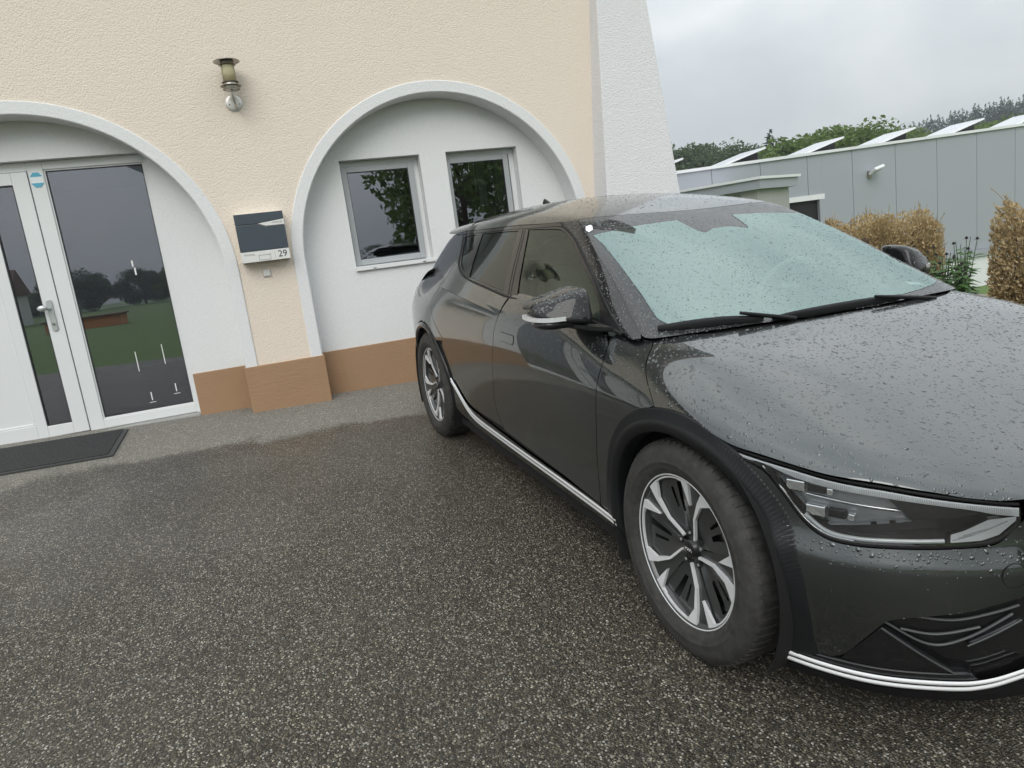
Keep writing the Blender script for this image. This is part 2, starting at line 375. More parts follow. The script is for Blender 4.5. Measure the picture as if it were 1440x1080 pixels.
    simple('opening_dark', (.010, .010, .011), .6); simple('sky_pale_glass', (.55, .58, .61), .12, coat=.6); simple('rust_tile', (.15, .085, .062), .8, var=.15, vs=4); simple('orange_render', (.62, .27, .12), .8); simple('house_white', (.7, .7, .68), .8)
    t = NT('weathered_boards'); v = t.obj((6, 6, .4)); t.done(t.bsdf(Base_Color=t.mix(t.noise(v, 4, 4), (.36, .35, .33), (.50, .49, .46)), Roughness=.8))
    # plants
    def leaf(name, cols, rough=.55, trans=.25):
        t = NT(name); oi = t.n('ShaderNodeTexCoord'); n = t.noise(oi.outputs['Object'], 1.1, 3, .6); g = t.n('ShaderNodeNewGeometry')
        c = t.ramp(t.math('ADD', t.math('MULTIPLY', n, .55), t.math('MULTIPLY', g.outputs['Random Per Island'], .45)), [(i/(len(cols)-1)*.7+.15, q) for i, q in enumerate(cols)])
        b = t.bsdf(Base_Color=c, Roughness=rough, Specular_IOR_Level=.3); tr = t.n('ShaderNodeBsdfTranslucent'); t.l(c, tr.inputs[0])
        mx = t.n('ShaderNodeMixShader'); mx.inputs[0].default_value = trans; t.l(b.outputs[0], mx.inputs[1]); t.l(tr.outputs[0], mx.inputs[2]); t.done(mx)
    leaf('leaf_green', [(.075, .125, .028), (.115, .180, .044), (.165, .235, .070)], .6, .4)
    leaf('leaf_dark', [(.050, .078, .034), (.072, .108, .046), (.10, .138, .060)], .6, .35)
    leaf('needle_blue', [(.030, .050, .036), (.042, .066, .048), (.056, .082, .058)])
    leaf('leaf_dead', [(.19, .125, .055), (.38, .275, .13), (.62, .50, .29), (.26, .17, .08)], .7, .3)
    leaf('leaf_fresh', [(.04, .085, .022), (.06, .13, .034), (.09, .18, .05)], .35, .2)
    simple('bark', (.085, .065, .048), .9, var=.3, vs=6, bump=.01, bs=14); simple('twig', (.05, .032, .02), .9); simple('seed_head', (.018, .014, .012), .8); simple('stem_green', (.06, .10, .03), .6)
mk_materials()
# ---------------------------------------------------------------- car surfaces (car frame: x forward, y left, z up)
def nspline(xs, ys):
    """natural cubic spline through the columns of ys"""
    xs = np.asarray(xs, float); ys = np.asarray(ys, float); n = len(xs)
    h = np.diff(xs); A = np.zeros((n, n)); B = np.zeros_like(ys)
    A[0, 0] = A[-1, -1] = 1
    for i in range(1, n-1):
        A[i, i-1] = h[i-1]; A[i, i] = 2*(h[i-1]+h[i]); A[i, i+1] = h[i]
        B[i] = 6*((ys[i+1]-ys[i])/h[i]-(ys[i]-ys[i-1])/h[i-1])
    m = np.linalg.solve(A, B.reshape(n, -1)).reshape(ys.shape)
    def ev(x):
        x = np.asarray(x, float)
        k = np.clip(np.searchsorted(xs, x)-1, 0, n-2)
        a = (xs[k+1]-x)/h[k]; b = (x-xs[k])/h[k]
        sh = (...,)+(None,)*(ys.ndim-1)
        a_, b_, hk = a[sh], b[sh], h[k][sh]
        return a_*ys[k]+b_*ys[k+1]+((a_**3-a_)*m[k]+(b_**3-b_)*m[k+1])*hk**2/6
    return ev

def bbasis(t, n, p=3):
    """clamped uniform cubic B-spline basis: (len(t), n)"""
    kn = np.concatenate([np.zeros(p), np.linspace(0, 1, n-p+1), np.ones(p)])
    t = np.clip(np.asarray(t, float), 0, 1-1e-9)
    N = ((t[:, None] >= kn[None, :-1]) & (t[:, None] < kn[None, 1:])).astype(float)
    for d in range(1, p+1):
        M2 = np.zeros((len(t), N.shape[1]-1))
        for i in range(N.shape[1]-1):
            a = kn[i+d]-kn[i]; b = kn[i+d+1]-kn[i+1]
            if a > 0: M2[:, i] += (t-kn[i])/a*N[:, i]
            if b > 0: M2[:, i] += (kn[i+d+1]-t)/b*N[:, i+1]
        N = M2
    return N

class Loft:
    """sections at constant x, control points from the centre line (y=0) outwards; u in [-1,1], u<0 is the right-hand side"""
    L = 1.9
    def __init__(self, stations):
        self.X = [s[0] for s in stations]
        arr = np.array([s[1] for s in stations], float)       # (k, n, 2)
        self.f = nspline(self.X, arr); self.n = arr.shape[1]
    def ev(self, x, u):
        x = np.atleast_1d(np.asarray(x, float)); u = np.atleast_1d(np.asarray(u, float))
        c = self.f(x)                                          # (N, n, 2)
        y = np.concatenate([-c[:, :0:-1, 0], c[:, :, 0]], 1); z = np.concatenate([c[:, :0:-1, 1], c[:, :, 1]], 1)
        B = bbasis((u+1)/2, y.shape[1])
        return np.stack([x, (B*y).sum(1), (B*z).sum(1)], 1)
    def uy(self, x, y):
        g = np.linspace(0, 1, 600); P = self.ev(np.full(600, x), g)
        i = int(np.argmax(P[:, 1] >= y)) if (P[:, 1] >= y).any() else int(np.argmax(P[:, 1]))
        if i == 0: return 0.0
        a, b = P[i-1, 1], P[i, 1]
        return g[i-1]+(g[i]-g[i-1])*min(1, (y-a)/max(b-a, 1e-9))
    def uz(self, x, z):
        g = np.linspace(1, 0, 600); P = self.ev(np.full(600, x), g)
        i = int(np.argmax(P[:, 2] >= z)) if (P[:, 2] >= z).any() else int(np.argmax(P[:, 2]))
        if i == 0: return 1.0
        a, b = P[i-1, 2], P[i, 2]
        return g[i-1]+(g[i]-g[i-1])*min(1, (z-a)/max(b-a, 1e-9))

def lerp_st(a, b, t): return [(p[0]+(q[0]-p[0])*t, p[1]+(q[1]-p[1])*t) for p, q in zip(a, b)]

# lower body
_door = [(0, 1.12), (.3, 1.12), (.55, 1.12), (.72, 1.125), (.805, 1.11), (.866, 1.055), (.908, .975), (.930, .88), (.938, .78), (.930, .66), (.912, .52), (.900, .42), (.905, .34), (.905, .27), (.86, .20), (.78, .17)]
_m3 = [(0, 1.22), (.3, 1.22), (.48, 1.22), (.63, 1.225), (.735, 1.195), (.815, 1.12), (.880, 1.025), (.925, .915), (.945, .80), (.942, .66), (.925, .52), (.912, .42), (.905, .34), (.90, .27), (.86, .20), (.78, .17)]
BODY = Loft([
    (-3.85, [(0, 1.04), (.22, 1.04), (.36, 1.035), (.48, 1.03), (.56, 1.02), (.63, .99), (.68, .94), (.71, .87), (.72, .78), (.72, .66), (.70, .52), (.68, .42), (.67, .36), (.66, .30), (.62, .25), (.55, .22)]),
    (-3.50, [(0, 1.10), (.28, 1.10), (.44, 1.095), (.58, 1.09), (.67, 1.08), (.745, 1.05), (.80, .99), (.845, .90), (.862, .79), (.86, .66), (.84, .52), (.825, .42), (.815, .35), (.80, .28), (.76, .22), (.68, .19)]),
    (-3.10, [(0, 1.18), (.3, 1.18), (.46, 1.18), (.61, 1.18), (.705, 1.155), (.785, 1.095), (.852, 1.015), (.908, .91), (.932, .80), (.93, .66), (.915, .52), (.90, .42), (.895, .34), (.885, .27), (.84, .20), (.76, .17)]),
    (-2.75, _m3),
    (-2.30, lerp_st(_m3, _door, .6)),
    (-1.80, _door),
    (-1.20, _door),
    (-0.70, [(0, 1.075), (.3, 1.075), (.55, 1.072), (.72, 1.065), (.810, 1.045), (.868, 1.005), (.908, .94), (.932, .86), (.940, .775), (.932, .66), (.915, .52), (.903, .42), (.905, .34), (.905, .27), (.86, .20), (.78, .17)]),
    (-0.36, [(0, 1.045), (.3, 1.04), (.55, 1.03), (.70, 1.015), (.80, .99), (.865, .953), (.908, .91), (.935, .855), (.943, .78), (.938, .66), (.922, .52), (.910, .42), (.906, .34), (.905, .27), (.86, .20), (.78, .17)]),
    (-0.05, [(0, .995), (.3, .988), (.55, .985), (.70, .975), (.795, .953), (.862, .920), (.908, .885), (.936, .84), (.944, .775), (.942, .66), (.93, .52), (.918, .42), (.91, .34), (.905, .27), (.86, .20), (.78, .17)]),
    (0.20, [(0, .935), (.3, .926), (.53, .928), (.665, .915), (.76, .895), (.83, .87), (.880, .845), (.913, .81), (.925, .76), (.93, .66), (.92, .52), (.91, .42), (.90, .34), (.89, .27), (.85, .20), (.78, .17)]),
    (0.40, [(0, .876), (.3, .866), (.50, .866), (.62, .856), (.71, .843), (.775, .825), (.822, .803), (.858, .772), (.872, .73), (.875, .64), (.87, .52), (.86, .42), (.85, .34), (.84, .27), (.80, .20), (.7, .17)]),
    (0.60, [(0, .808), (.25, .800), (.42, .799), (.53, .794), (.61, .786), (.67, .775), (.712, .760), (.738, .735), (.75, .70), (.755, .62), (.75, .52), (.74, .42), (.73, .34), (.72, .27), (.68, .20), (.6, .17)]),
    (0.75, [(0, .748), (.2, .742), (.32, .739), (.40, .735), (.455, .730), (.49, .723), (.515, .712), (.535, .695), (.545, .66), (.55, .60), (.55, .52), (.54, .42), (.53, .34), (.52, .27), (.48, .20), (.4, .17)]),
    (0.90, [(0, .665), (.1, .663), (.16, .661), (.20, .659), (.23, .655), (.25, .65), (.26, .64), (.27, .62), (.28, .60), (.285, .56), (.285, .52), (.28, .42), (.28, .34), (.27, .27), (.25, .20), (.2, .17)]),
])

# cabin
def cab(x, zt, yc, zc, yb, zb, bulge=.012):
    dz = zt-zc
    P = [(0, zt), (.38*yc, zt-.06*dz), (.68*yc, zt-.27*dz), (.88*yc, zt-.58*dz), (.975*yc, zt-.86*dz)]
    for t in (.05, .16, .32, .5, .7, .88, 1.0, 1.12):
        P.append((yc+(yb-yc)*t+bulge*math.sin(math.pi*min(t, 1)), zc+(zb-zc)*t))
    return (x, P)
CABIN = Loft([
    cab(-3.80, 1.06, .50, 1.03, .60, .98),
    cab(-3.60, 1.16, .56, 1.11, .71, 1.00),
    cab(-3.35, 1.315, .585, 1.275, .765, 1.03),
    cab(-3.05, 1.425, .588, 1.378, .80, 1.07),
    cab(-2.70, 1.488, .590, 1.418, .833, 1.09),
    cab(-2.30, 1.522, .593, 1.433, .852, 1.075),
    cab(-1.90, 1.530, .590, 1.445, .862, 1.055),
    cab(-1.50, 1.500, .588, 1.440, .867, 1.035),
    cab(-1.20, 1.435, .592, 1.405, .868, 1.02),
    cab(-1.00, 1.364, .640, 1.322, .866, 1.01),
    cab(-0.80, 1.284, .690, 1.228, .862, 1.00),
    cab(-0.60, 1.196, .735, 1.124, .850, .99),
    cab(-0.36, 1.086, .785, 1.006, .825, .98),
    cab(-0.15, .992, .80, .92, .815, .92),
])
CABIN.L = 1.2

# front fascia: plan curve swept over height, w = signed arc length from the centre (w<0 right)
_pl = np.array([(.835, 0), (.826, .16), (.806, .32), (.757, .50), (.672, .65), (.575, .755), (.465, .825), (.33, .884), (.20, .917), (.05, .937), (-.12, .944), (-.35, .945)])
class Fascia:
    L = 1.0
    def __init__(self):
        full = np.concatenate([(_pl*[1, -1])[:0:-1], _pl]); s = np.concatenate([[0], np.cumsum(np.hypot(*np.diff(full, axis=0).T))])
        self.s = s-s[len(_pl)-1]; self.f = nspline(self.s, full)
        self.o = nspline([.10, .16, .22, .30, .38, .45, .52, .555, .585, .62, .68, .75, .82, .90], np.array([-.06, -.03, -.010, .010, .026, .034, .0345, .029, .014, .004, .000, -.006, -.025, -.06]))
        self.smax = self.s[-1]
    def ev(self, w, z):
        w = np.atleast_1d(np.asarray(w, float)); z = np.atleast_1d(np.asarray(z, float))
        P = self.f(w); T = (self.f(w+1e-3)-self.f(w-1e-3)); T /= np.linalg.norm(T, axis=1)[:, None]
        nrm = np.stack([T[:, 1], -T[:, 0]], 1)
        k = np.clip((np.abs(w)-.9)/.35, 0, 1)                    # the bulge dies out towards the wheel arch
        o = self.o(z)*(1-.6*k)
        return np.stack([P[:, 0]+nrm[:, 0]*o, P[:, 1]+nrm[:, 1]*o, z], 1)
    def wy(self, y):      # right side positive |y| -> |w|
        g = np.linspace(0, self.smax*.75, 800); P = self.f(g); return float(np.interp(y, P[:, 1], g))
    def wx(self, x):
        g = np.linspace(0, self.smax, 800); P = self.f(g); return float(np.interp(-x, -P[:, 0], g))
FRONT = Fascia()
# outlines of the car panels in surface parameters (BODY, CABIN: x, u; FRONT: w, z)
OUT = {
    'hood_front': [(0.756,-0.402), (0.712,-0.443), (0.667,-0.445), (0.6,-0.45), (0.566,-0.457), (0.491,-0.477), (0.408,-0.487), (0.333,-0.497), (0.243,-0.511), (0.155,-0.502), (0.12,-0.498)],
    'hood_seam': [(-0.102,-0.502), (-0.139,-0.464), (-0.202,-0.408), (-0.256,-0.354), (-0.312,-0.289), (-0.368,-0.255)],
    'hood_trail': [(-0.368,-0.255), (-0.292,-0.204), (-0.215,-0.137), (-0.182,-0.073)],
    'door_front': [(-0.526,-0.31), (-0.478,-0.429), (-0.478,-0.498), (-0.489,-0.585), (-0.505,-0.639), (-0.553,-0.75), (-0.559,-0.883)],
    'door_mid': [(-1.543,-0.437), (-1.566,-0.495), (-1.575,-0.548), (-1.64,-0.664), (-1.685,-0.731), (-1.652,-0.8), (-1.606,-0.828)],
    'door_rear': [(-2.675,-0.428), (-2.739,-0.462), (-2.741,-0.486), (-2.67,-0.529), (-2.585,-0.558), (-2.427,-0.602)],
    'sill_strip': [(-0.43,-0.925), (-0.578,-0.922), (-0.854,-0.909), (-1.226,-0.89), (-1.633,-0.871), (-1.922,-0.871), (-2.167,-0.851), (-2.336,-0.803), (-2.47,-0.757)],
    'arch_f': [(-0.505,-0.907), (-0.522,-0.798), (-0.48,-0.715), (-0.422,-0.656), (-0.341,-0.606), (-0.232,-0.553), (-0.152,-0.522), (-0.095,-0.504), (-0.012,-0.49), (0.061,-0.49), (0.12,-0.498)],
    'handle': [(-1.488,-0.488), (-1.311,-0.49), (-1.29,-0.505), (-1.465,-0.504)],
    'arch_f2': [(-1.316,0.818), (-1.243,0.777), (-1.177,0.721), (-1.13,0.659), (-1.089,0.608), (-1.03,0.544), (-1.003,0.477), (-0.979,0.363), (-0.975,0.228)],
    'hl_top': [(-1.271,0.8), (-1.193,0.78), (-1.095,0.77), (-1.015,0.762), (-0.923,0.75), (-0.828,0.743), (-0.78,0.739), (-0.677,0.724), (-0.599,0.713), (-0.505,0.699), (-0.483,0.696)],
    'hl_bot': [(-0.48,0.655), (-0.524,0.621), (-0.565,0.609), (-0.652,0.603), (-0.76,0.598), (-0.854,0.594), (-0.922,0.6), (-0.978,0.631), (-1.037,0.697), (-1.096,0.75), (-1.224,0.768)],
    'hl_bar_low': [(-1.212,0.773), (-1.156,0.761), (-1.096,0.76), (-1.013,0.739), (-0.922,0.726), (-0.827,0.72), (-0.779,0.716), (-0.677,0.704), (-0.598,0.692), (-0.543,0.679), (-0.481,0.668)],
    'proj': [(-1.062,0.735), (-0.784,0.717), (-0.72,0.655), (-0.915,0.622), (-0.969,0.651)],
    'bar_bot_top': [(-1.027,0.699), (-0.969,0.637), (-0.919,0.612), (-0.855,0.61), (-0.76,0.617), (-0.652,0.624), (-0.618,0.632), (-0.558,0.661), (-0.481,0.67)],
    'paint_low': [(-0.976,0.206), (-0.877,0.25), (-0.826,0.318), (-0.784,0.381), (-0.755,0.404), (-0.679,0.423), (-0.603,0.437), (-0.541,0.458), (-0.483,0.474)],
    'strip_up': [(-1.041,0.218), (-0.933,0.213), (-0.793,0.217), (-0.666,0.216), (-0.559,0.217), (-0.434,0.254)],
    'strip_lo': [(-1.044,0.186), (-0.93,0.179), (-0.792,0.187), (-0.662,0.189), (-0.552,0.188), (-0.425,0.227)],
    'blade': [(-0.784,0.378), (-0.592,0.231)],
    'fin1': [(-0.721,0.41), (-0.626,0.403), (-0.542,0.423), (-0.479,0.442)],
    'fin2': [(-0.741,0.366), (-0.659,0.356), (-0.563,0.381)],
    'fin3': [(-0.78,0.384), (-0.674,0.322), (-0.594,0.342), (-0.491,0.418)],
    'tri2': [(-0.591,0.34), (-0.491,0.418), (-0.445,0.291)],
    'teal': [(-1.054,-0.368), (-1.044,-0.298), (-1.047,-0.207), (-1.059,-0.059), (-0.916,-0.047), (-0.895,-0.039), (-0.929,-0.017), (-0.889,0.037), (-1.066,0.06), (-1.086,0.157), (-1.131,0.364), (-0.892,0.279), (-0.649,0.234), (-0.33,0.186), (-0.276,0.109), (-0.249,0.023), (-0.244,-0.074), (-0.294,-0.168), (-0.362,-0.274), (-0.396,-0.297), (-0.562,-0.295), (-0.816,-0.3)],
    'fglass': [(-1.689,-0.526), (-1.321,-0.51), (-1.218,-0.542), (-1.091,-0.568), (-0.802,-0.623), (-0.663,-0.719), (-0.63,-0.763), (-0.895,-0.848), (-1.166,-0.892), (-1.43,-0.906)],
    'rglass': [(-2.365,-0.549), (-1.815,-0.54), (-1.608,-0.902), (-1.871,-0.891), (-2.201,-0.875)],
    'qglass': [(-2.661,-0.587), (-2.463,-0.558), (-2.34,-0.84), (-2.482,-0.78)],
    'apil_out': [(-1.364,-0.455), (-1.262,-0.501), (-0.806,-0.587), (-0.55,-0.711), (-0.463,-0.798)],
    'ws_edge': [(-1.26,-0.376), (-1.061,-0.417), (-0.695,-0.421), (-0.458,-0.471), (-0.383,-0.521)],
    'rail': [(-2.431,-0.51), (-1.77,-0.49), (-1.364,-0.455)],
    'roofline': [(-1.282,-0.379), (-1.192,-0.177), (-1.157,-0.028), (-1.15,0.1)],
    'wip1': [(-0.365,-0.334), (-0.293,-0.197), (-0.246,-0.117)],
    'wip2': [(-0.233,-0.104), (-0.224,-0.017), (-0.237,0.096)],
    'arm1': [(-0.2,-0.088), (-0.229,-0.119), (-0.279,-0.153)],
    'arm2': [(-0.216,0.122), (-0.216,0.04), (-0.241,0.021)],
    'sticker': [(-1.161,-0.37), (-1.148,-0.293), (-1.102,-0.3), (-1.081,-0.32), (-1.112,-0.384)],
}
# ---------------------------------------------------------------- ground
CARM = Matrix(((0.998078, -0.001458, 0.061956, 0), (0, 0.999723, 0.023531, 0), (-0.061973, -0.023486, 0.997801, 0), (0, 0, 0, 1)))   # sloping yard -> world
def yard_z(x, y): return -(0.061956*x+0.023531*y)/0.997801
def sstep(a, b, x): t = np.clip((x-a)/(b-a), 0, 1); return t*t*(3-2*t)

def make_ground():
    b = MB(); n = 1
    b.add([(-5.3, -16, 0), (17, -16, 0), (17, 6.6, 0), (-5.3, 6.6, 0)], [(0, 1, 2, 3)])
    o = b.build('driveway', MATS['asphalt']); o.matrix_world = CARM; tag(o, kind='structure')
    # terrain sheet to the horizon
    xs = np.unique(np.concatenate([np.linspace(-420, -40, 26), np.linspace(-40, 40, 55), np.linspace(40, 520, 26)])); ys = np.unique(np.concatenate([np.linspace(-420, -40, 26), np.linspace(-40, 40, 55), np.linspace(40, 420, 26)]))
    X, Y = np.meshgrid(xs, ys, indexing='ij')
    z = -(0.061956*np.clip(X, -8, 17)+0.023531*np.clip(Y, -18, 6.7))/.9978-.05
    z = z-1.25*sstep(6.8, 9.2, Y)*(1-.25*sstep(8, 20, X))
    far = sstep(25, 80, np.hypot(X, Y)); R = np.hypot(X+100, Y-170); z = z+7.5*np.exp(-(R/75)**2)*far
    R2 = np.hypot(X-60, Y-330); z = z+22*np.exp(-(R2/140)**2)*far
    z = z+.6*np.sin(X*.031)*np.sin(Y*.027)*sstep(30, 90, np.hypot(X, Y))
    g = MB().grid(np.stack([X, Y, z], 2)); o = g.build('lawn_terrain', MATS['grass_ground']); tag(o, kind='structure')
make_ground()

# ---------------------------------------------------------------- house (local frame: x along the wall, y into the house, z up)
TH = 1.537820
HM = Matrix(((math.cos(TH), -math.sin(TH), 0, -4.488), (math.sin(TH), math.cos(TH), 0, -1.75), (0, 0, 1, 0), (0, 0, 0, 1)))
def hmat(a, y, z): return HM @ Matrix.Translation((a, y, z))
AR, AZ, AO, C1, C2, NY, PZ = 1.312, 1.531, 1.412, -1.645, 1.622, .22, .715
def arch_poly(c, r, z0, n=48):
    return [(c-r, z0)]+[(c-r*math.cos(math.pi*k/n), AZ+r*math.sin(math.pi*k/n)) for k in range(n+1)]+[(c+r, z0)]
def sheet(poly, holes, y, step=.6, es=.08, flip=False):
    V, T, _ = triangulate(poly, holes, step, es); b = MB(); b.add([(q[0], y, q[1]) for q in V], [tuple(t) for t in T]); return b
def frame_box(b, a0, a1, z0, z1, w, y0, y1, wt=None, wb=None):
    wt = wt or w; wb = wb or w
    b.box(a0, a0+w, y0, y1, z0, z1); b.box(a1-w, a1, y0, y1, z0, z1); b.box(a0+w, a1-w, y0, y1, z1-wt, z1); b.box(a0+w, a1-w, y0, y1, z0, z0+wb)

def make_house():
    H = empty('house', HM); tag(H, 'cream rendered house front with white arches and brown base', 'house')
    W = [(-7, 0), (3.60, 0), (3.60, 5.2), (-7, 5.2)]
    sheet(W, [arch_poly(C1, AR, .05), arch_poly(C2, AR, .05)], 0).build('wall', MATS['cream_plaster'], H)
    # back, sides, top of the body
    b = MB(); b.box(-7, -6.98, .01, 8, 0, 5.2); b.box(3.58, 3.60, .01, 8, 0, 5.2); b.box(-7, 3.6, 7.98, 8.0, 0, 5.2); b.build('side_wall', MATS['white_plaster'], H)
    b = MB(); b.prism([(-7.6, 5.2), (4.2, 5.2), (4.2, 5.35), (-7.6, 5.35)], -.46, 8.4); b.prism([(-7.6, 5.35), (4.2, 5.35), (4.2, 5.43), (-7.6, 5.43)], -.46, 8.4)
    n0 = len(b.v); b.add([(-7.6, -.46, 5.43), (4.2, -.46, 5.43), (4.2, 8.4, 5.43), (-7.6, 8.4, 5.43), (-7.6, 3.7, 6.7), (4.2, 3.7, 6.7)], [(0, 1, 5, 4), (2, 3, 4, 5), (0, 4, 3), (1, 2, 5)])
    b.build('roof', MATS['rust_tile'], H)
    for c in (C1, C2):
        # moulded band round the arch, with the soffit behind it
        path = [(c-1, None)]
        prof = lambda k: None
        P = []
        N = 56
        stations = [('L', PZ), ('L', 1.1)]+[('A', math.pi*k/N) for k in range(N+1)]+[('R', 1.1), ('R', PZ)]
        for s_, v in stations:
            ring = []
            for r, y in ((AO, .003), (AO, -.008), (AO-.006, -.014), (AR+.008, -.014), (AR, -.006), (AR, .10), (AR, NY+.03)):
                if s_ == 'A': ring.append((c-r*math.cos(v), y, AZ+r*math.sin(v)))
                elif s_ == 'L': ring.append((c-r, y, v))
                else: ring.append((c+r, y, v))
            P.append(ring)
        P = np.array(P); b = MB(); b.grid(P[:, :5].copy(), smooth=False); b.grid(P[:, 4:].copy(), smooth=True)
        b.build('arch_trim', MATS['white_plaster'], H)
    # niche back wall with two windows
    w1 = (.756, 1.485, 1.402, 2.363); w2 = (1.736, 2.440, 1.402, 2.366)
    rect = lambda a0, a1, z0, z1: [(a0, z0), (a1, z0), (a1, z1), (a0, z1)]
    sheet(arch_poly(C2, AR+.002, .05), [rect(*w1), rect(*w2)], NY, .4).build('niche_wall', MATS['white_plaster'], H)
    # niche round the entrance door
    dl, dr, dt = -2.56, -.772, 2.555
    sheet(arch_poly(C1, AR+.002, .05), [[(dl, .1), (dr, .1), (dr, dt), (dl, dt)]], NY, .4).build('niche_wall', MATS['white_plaster'], H)
    b = MB(); b.box(dl, dr, NY+.002, NY+.14, dt, dt+.02); b.box(dr, dr+.02, NY+.002, NY+.14, .1, dt+.02); b.box(dl-.02, dl, NY+.002, NY+.14, .1, dt+.02); b.build('door_reveal', MATS['white_plaster'], H)
    # brown base
    for a0, a1, y0, y1 in ((C1+AR-.012, C2-AR+.012, -.026, NY+.03), (dr+.004, C1+AR-.012, NY-.018, NY+.05), (C2-AR+.012, C2+AR-.012, NY-.018, NY+.05), (C2+AR-.012, 2.97, -.026, NY+.03), (C1-AR+.012, dl-.004, NY-.018, NY+.05), (-7, C1-AR+.012, -.026, NY+.03)):
        MB().box(a0, a1, y0, y1, .05, PZ+(0 if y0 > 0 else .002)).build('plinth', MATS['brown_plinth'], H, bevel=.006)
    # battered corner pier
    b = MB(); z0, z1 = 0, 5.6
    def rg(z): return [(3.42-.0867*(z_)+0, y) for z_, y in ((0, 0),)]
    def edge(z): d = .383-.0665*z; l = 2.95+.0867*z; r = 4.02-.0675*z; return [(l, .02, z), (l, -d, z), (r, -d, z), (r, .6, z)]
    A, B = edge(z0), edge(z1); b.add(A+B, [(0, 1, 5, 4), (1, 2, 6, 5), (2, 3, 7, 6), (4, 5, 6, 7)]); b.build('corner_pier', MATS['pier_plaster'], H, bevel=.012)
    # windows
    for (a0, a1, z0, z1), s0, s1 in ((w1, .768, 1.432), (w2, 1.738, 2.372)):
        b = MB()
        b.box(a0-.02, a0, NY+.001, NY+.16, z0-.02, z1+.02); b.box(a1, a1+.02, NY+.001, NY+.16, z0-.02, z1+.02); b.box(a0, a1, NY+.001, NY+.16, z1, z1+.02); b.box(a0, a1, NY+.001, NY+.16, z0-.02, z0)
        b.build('window_reveal', MATS['white_plaster'], H)
        b = MB(); frame_box(b, a0+.001, a1-.001, z0+.001, z1-.001, .05, NY+.105, NY+.155); fr = b.build('window_frame', MATS['white_frame'], H, bevel=.003)
        b = MB(); frame_box(b, s0, s1, z0+.036, z1-.046, .052, NY+.078, NY+.128); b.build('sash', MATS['grey_frame'], fr, bevel=.004)
        b = MB(); frame_box(b, s0+.048, s1-.048, z0+.084, z1-.094, .008, NY+.082, NY+.10); b.build('gasket', MATS['gasket'], fr)
        MB().box(s0+.04, s1-.04, NY+.098, NY+.104, z0+.07, z1-.08).build('pane', MATS['window_pane'], fr)
        b = MB(); b.prism([(a0-.004, z0-.012), (a1+.012, z0-.012), (a1+.012, z0+.022), (a0-.004, z0+.030)], NY-.028, NY+.10); b.build('window_sill', MATS['sill_white'], H, bevel=.004)
        for k in (.22, .86): MB().box(a0+(a1-a0)*k-.014, a0+(a1-a0)*k+.014, NY-.031, NY-.027, z0-.004, z0+.004).build('drain_cap', MATS['steel_dark'], H)
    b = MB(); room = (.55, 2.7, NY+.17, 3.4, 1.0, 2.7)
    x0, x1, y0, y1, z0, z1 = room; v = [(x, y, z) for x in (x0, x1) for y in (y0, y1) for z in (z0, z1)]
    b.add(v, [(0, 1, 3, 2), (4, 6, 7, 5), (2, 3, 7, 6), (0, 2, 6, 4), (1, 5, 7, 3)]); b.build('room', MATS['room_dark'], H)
    cp = []
    for i in range(41): cp.append((2.30+i*.0055, NY+.30+.014*math.sin(i*1.1)))
    b = MB(); b.grid(np.array([[(a, y, z) for z in (1.2, 2.6)] for a, y in cp])); b.build('curtain', MATS['curtain'], H)
    MB().box(2.105, 2.185, NY+.28, NY+.284, 1.86, 2.6).build('blind_slat', MATS['blind_grey'], H)
    MB().box(2.075, 2.090, NY+.285, NY+.289, 2.00, 2.6).build('blind_slat', MATS['blind_grey'], H)
    # entrance: sidelight and door leaf
    y0 = NY+.075; D = H
    fr = MB(); fr.box(dr-.032, dr, y0, y0+.07, .36, 2.553); fr.box(-1.632, -1.524, y0, y0+.07, .36, 2.553); fr.box(-1.524, dr-.032, y0, y0+.07, 2.490, 2.553); fr.box(-1.524, dr-.032, y0, y0+.07, .375, .452)
    fr.box(dl, -1.632, y0, y0+.07, 2.484, 2.553); fr.box(dl, dl+.06, y0, y0+.07, .36, 2.484)
    fr = fr.build('entrance_frame', MATS['white_frame'], H, bevel=.004)
    b = MB(); frame_box(b, -1.524, dr-.032, .452, 2.490, .012, y0+.012, y0+.05); b.build('glazing_bead', MATS['white_frame'], fr, bevel=.003)
    b = MB(); frame_box(b, -1.512, dr-.044, .464, 2.478, .006, y0+.014, y0+.03); b.build('gasket', MATS['gasket'], fr)
    MB().box(-1.515, dr-.041, y0+.026, y0+.032, .46, 2.482).build('sidelight_pane', MATS['window_pane'], fr)
    MB().add([(-.945, y0+.0255, 2.476), (-.818, y0+.0255, 2.476), (-.818, y0+.0255, 2.40)], [(0, 1, 2)]).build('corner_film', MATS['anthracite'], fr)
    for a, z, w_, h_ in ((-1.13, .52, .05, .004), (-1.13, .54, .008, .07), (-.93, .56, .05, .004), (-.93, .58, .008, .07), (-1.18, .80, .006, .17), (-.97, .83, .006, .17), (-1.05, 1.67, .012, .05), (-1.04, 1.60, .012, .06)):
        MB().box(a-w_/2, a+w_/2, y0+.0235, y0+.0255, z, z+h_).build('white_tick', MATS['white_mark'], fr)  # small white marks on the sidelight pane
    leaf = MB(); a0, a1, z0, z1 = dl+.062, -1.637, .385, 2.480
    g0, g1 = -1.930, -1.748
    leaf.box(g1, a1, y0-.012, y0+.055, z0, z1); leaf.box(g0-.075, g0, y0-.012, y0+.055, z0, z1); leaf.box(a0, a0+.10, y0-.012, y0+.055, z0, z1); leaf.box(g0, g1, y0-.012, y0+.055, z0, .478); leaf.box(g0, g1, y0-.012, y0+.055, 2.388, z1)
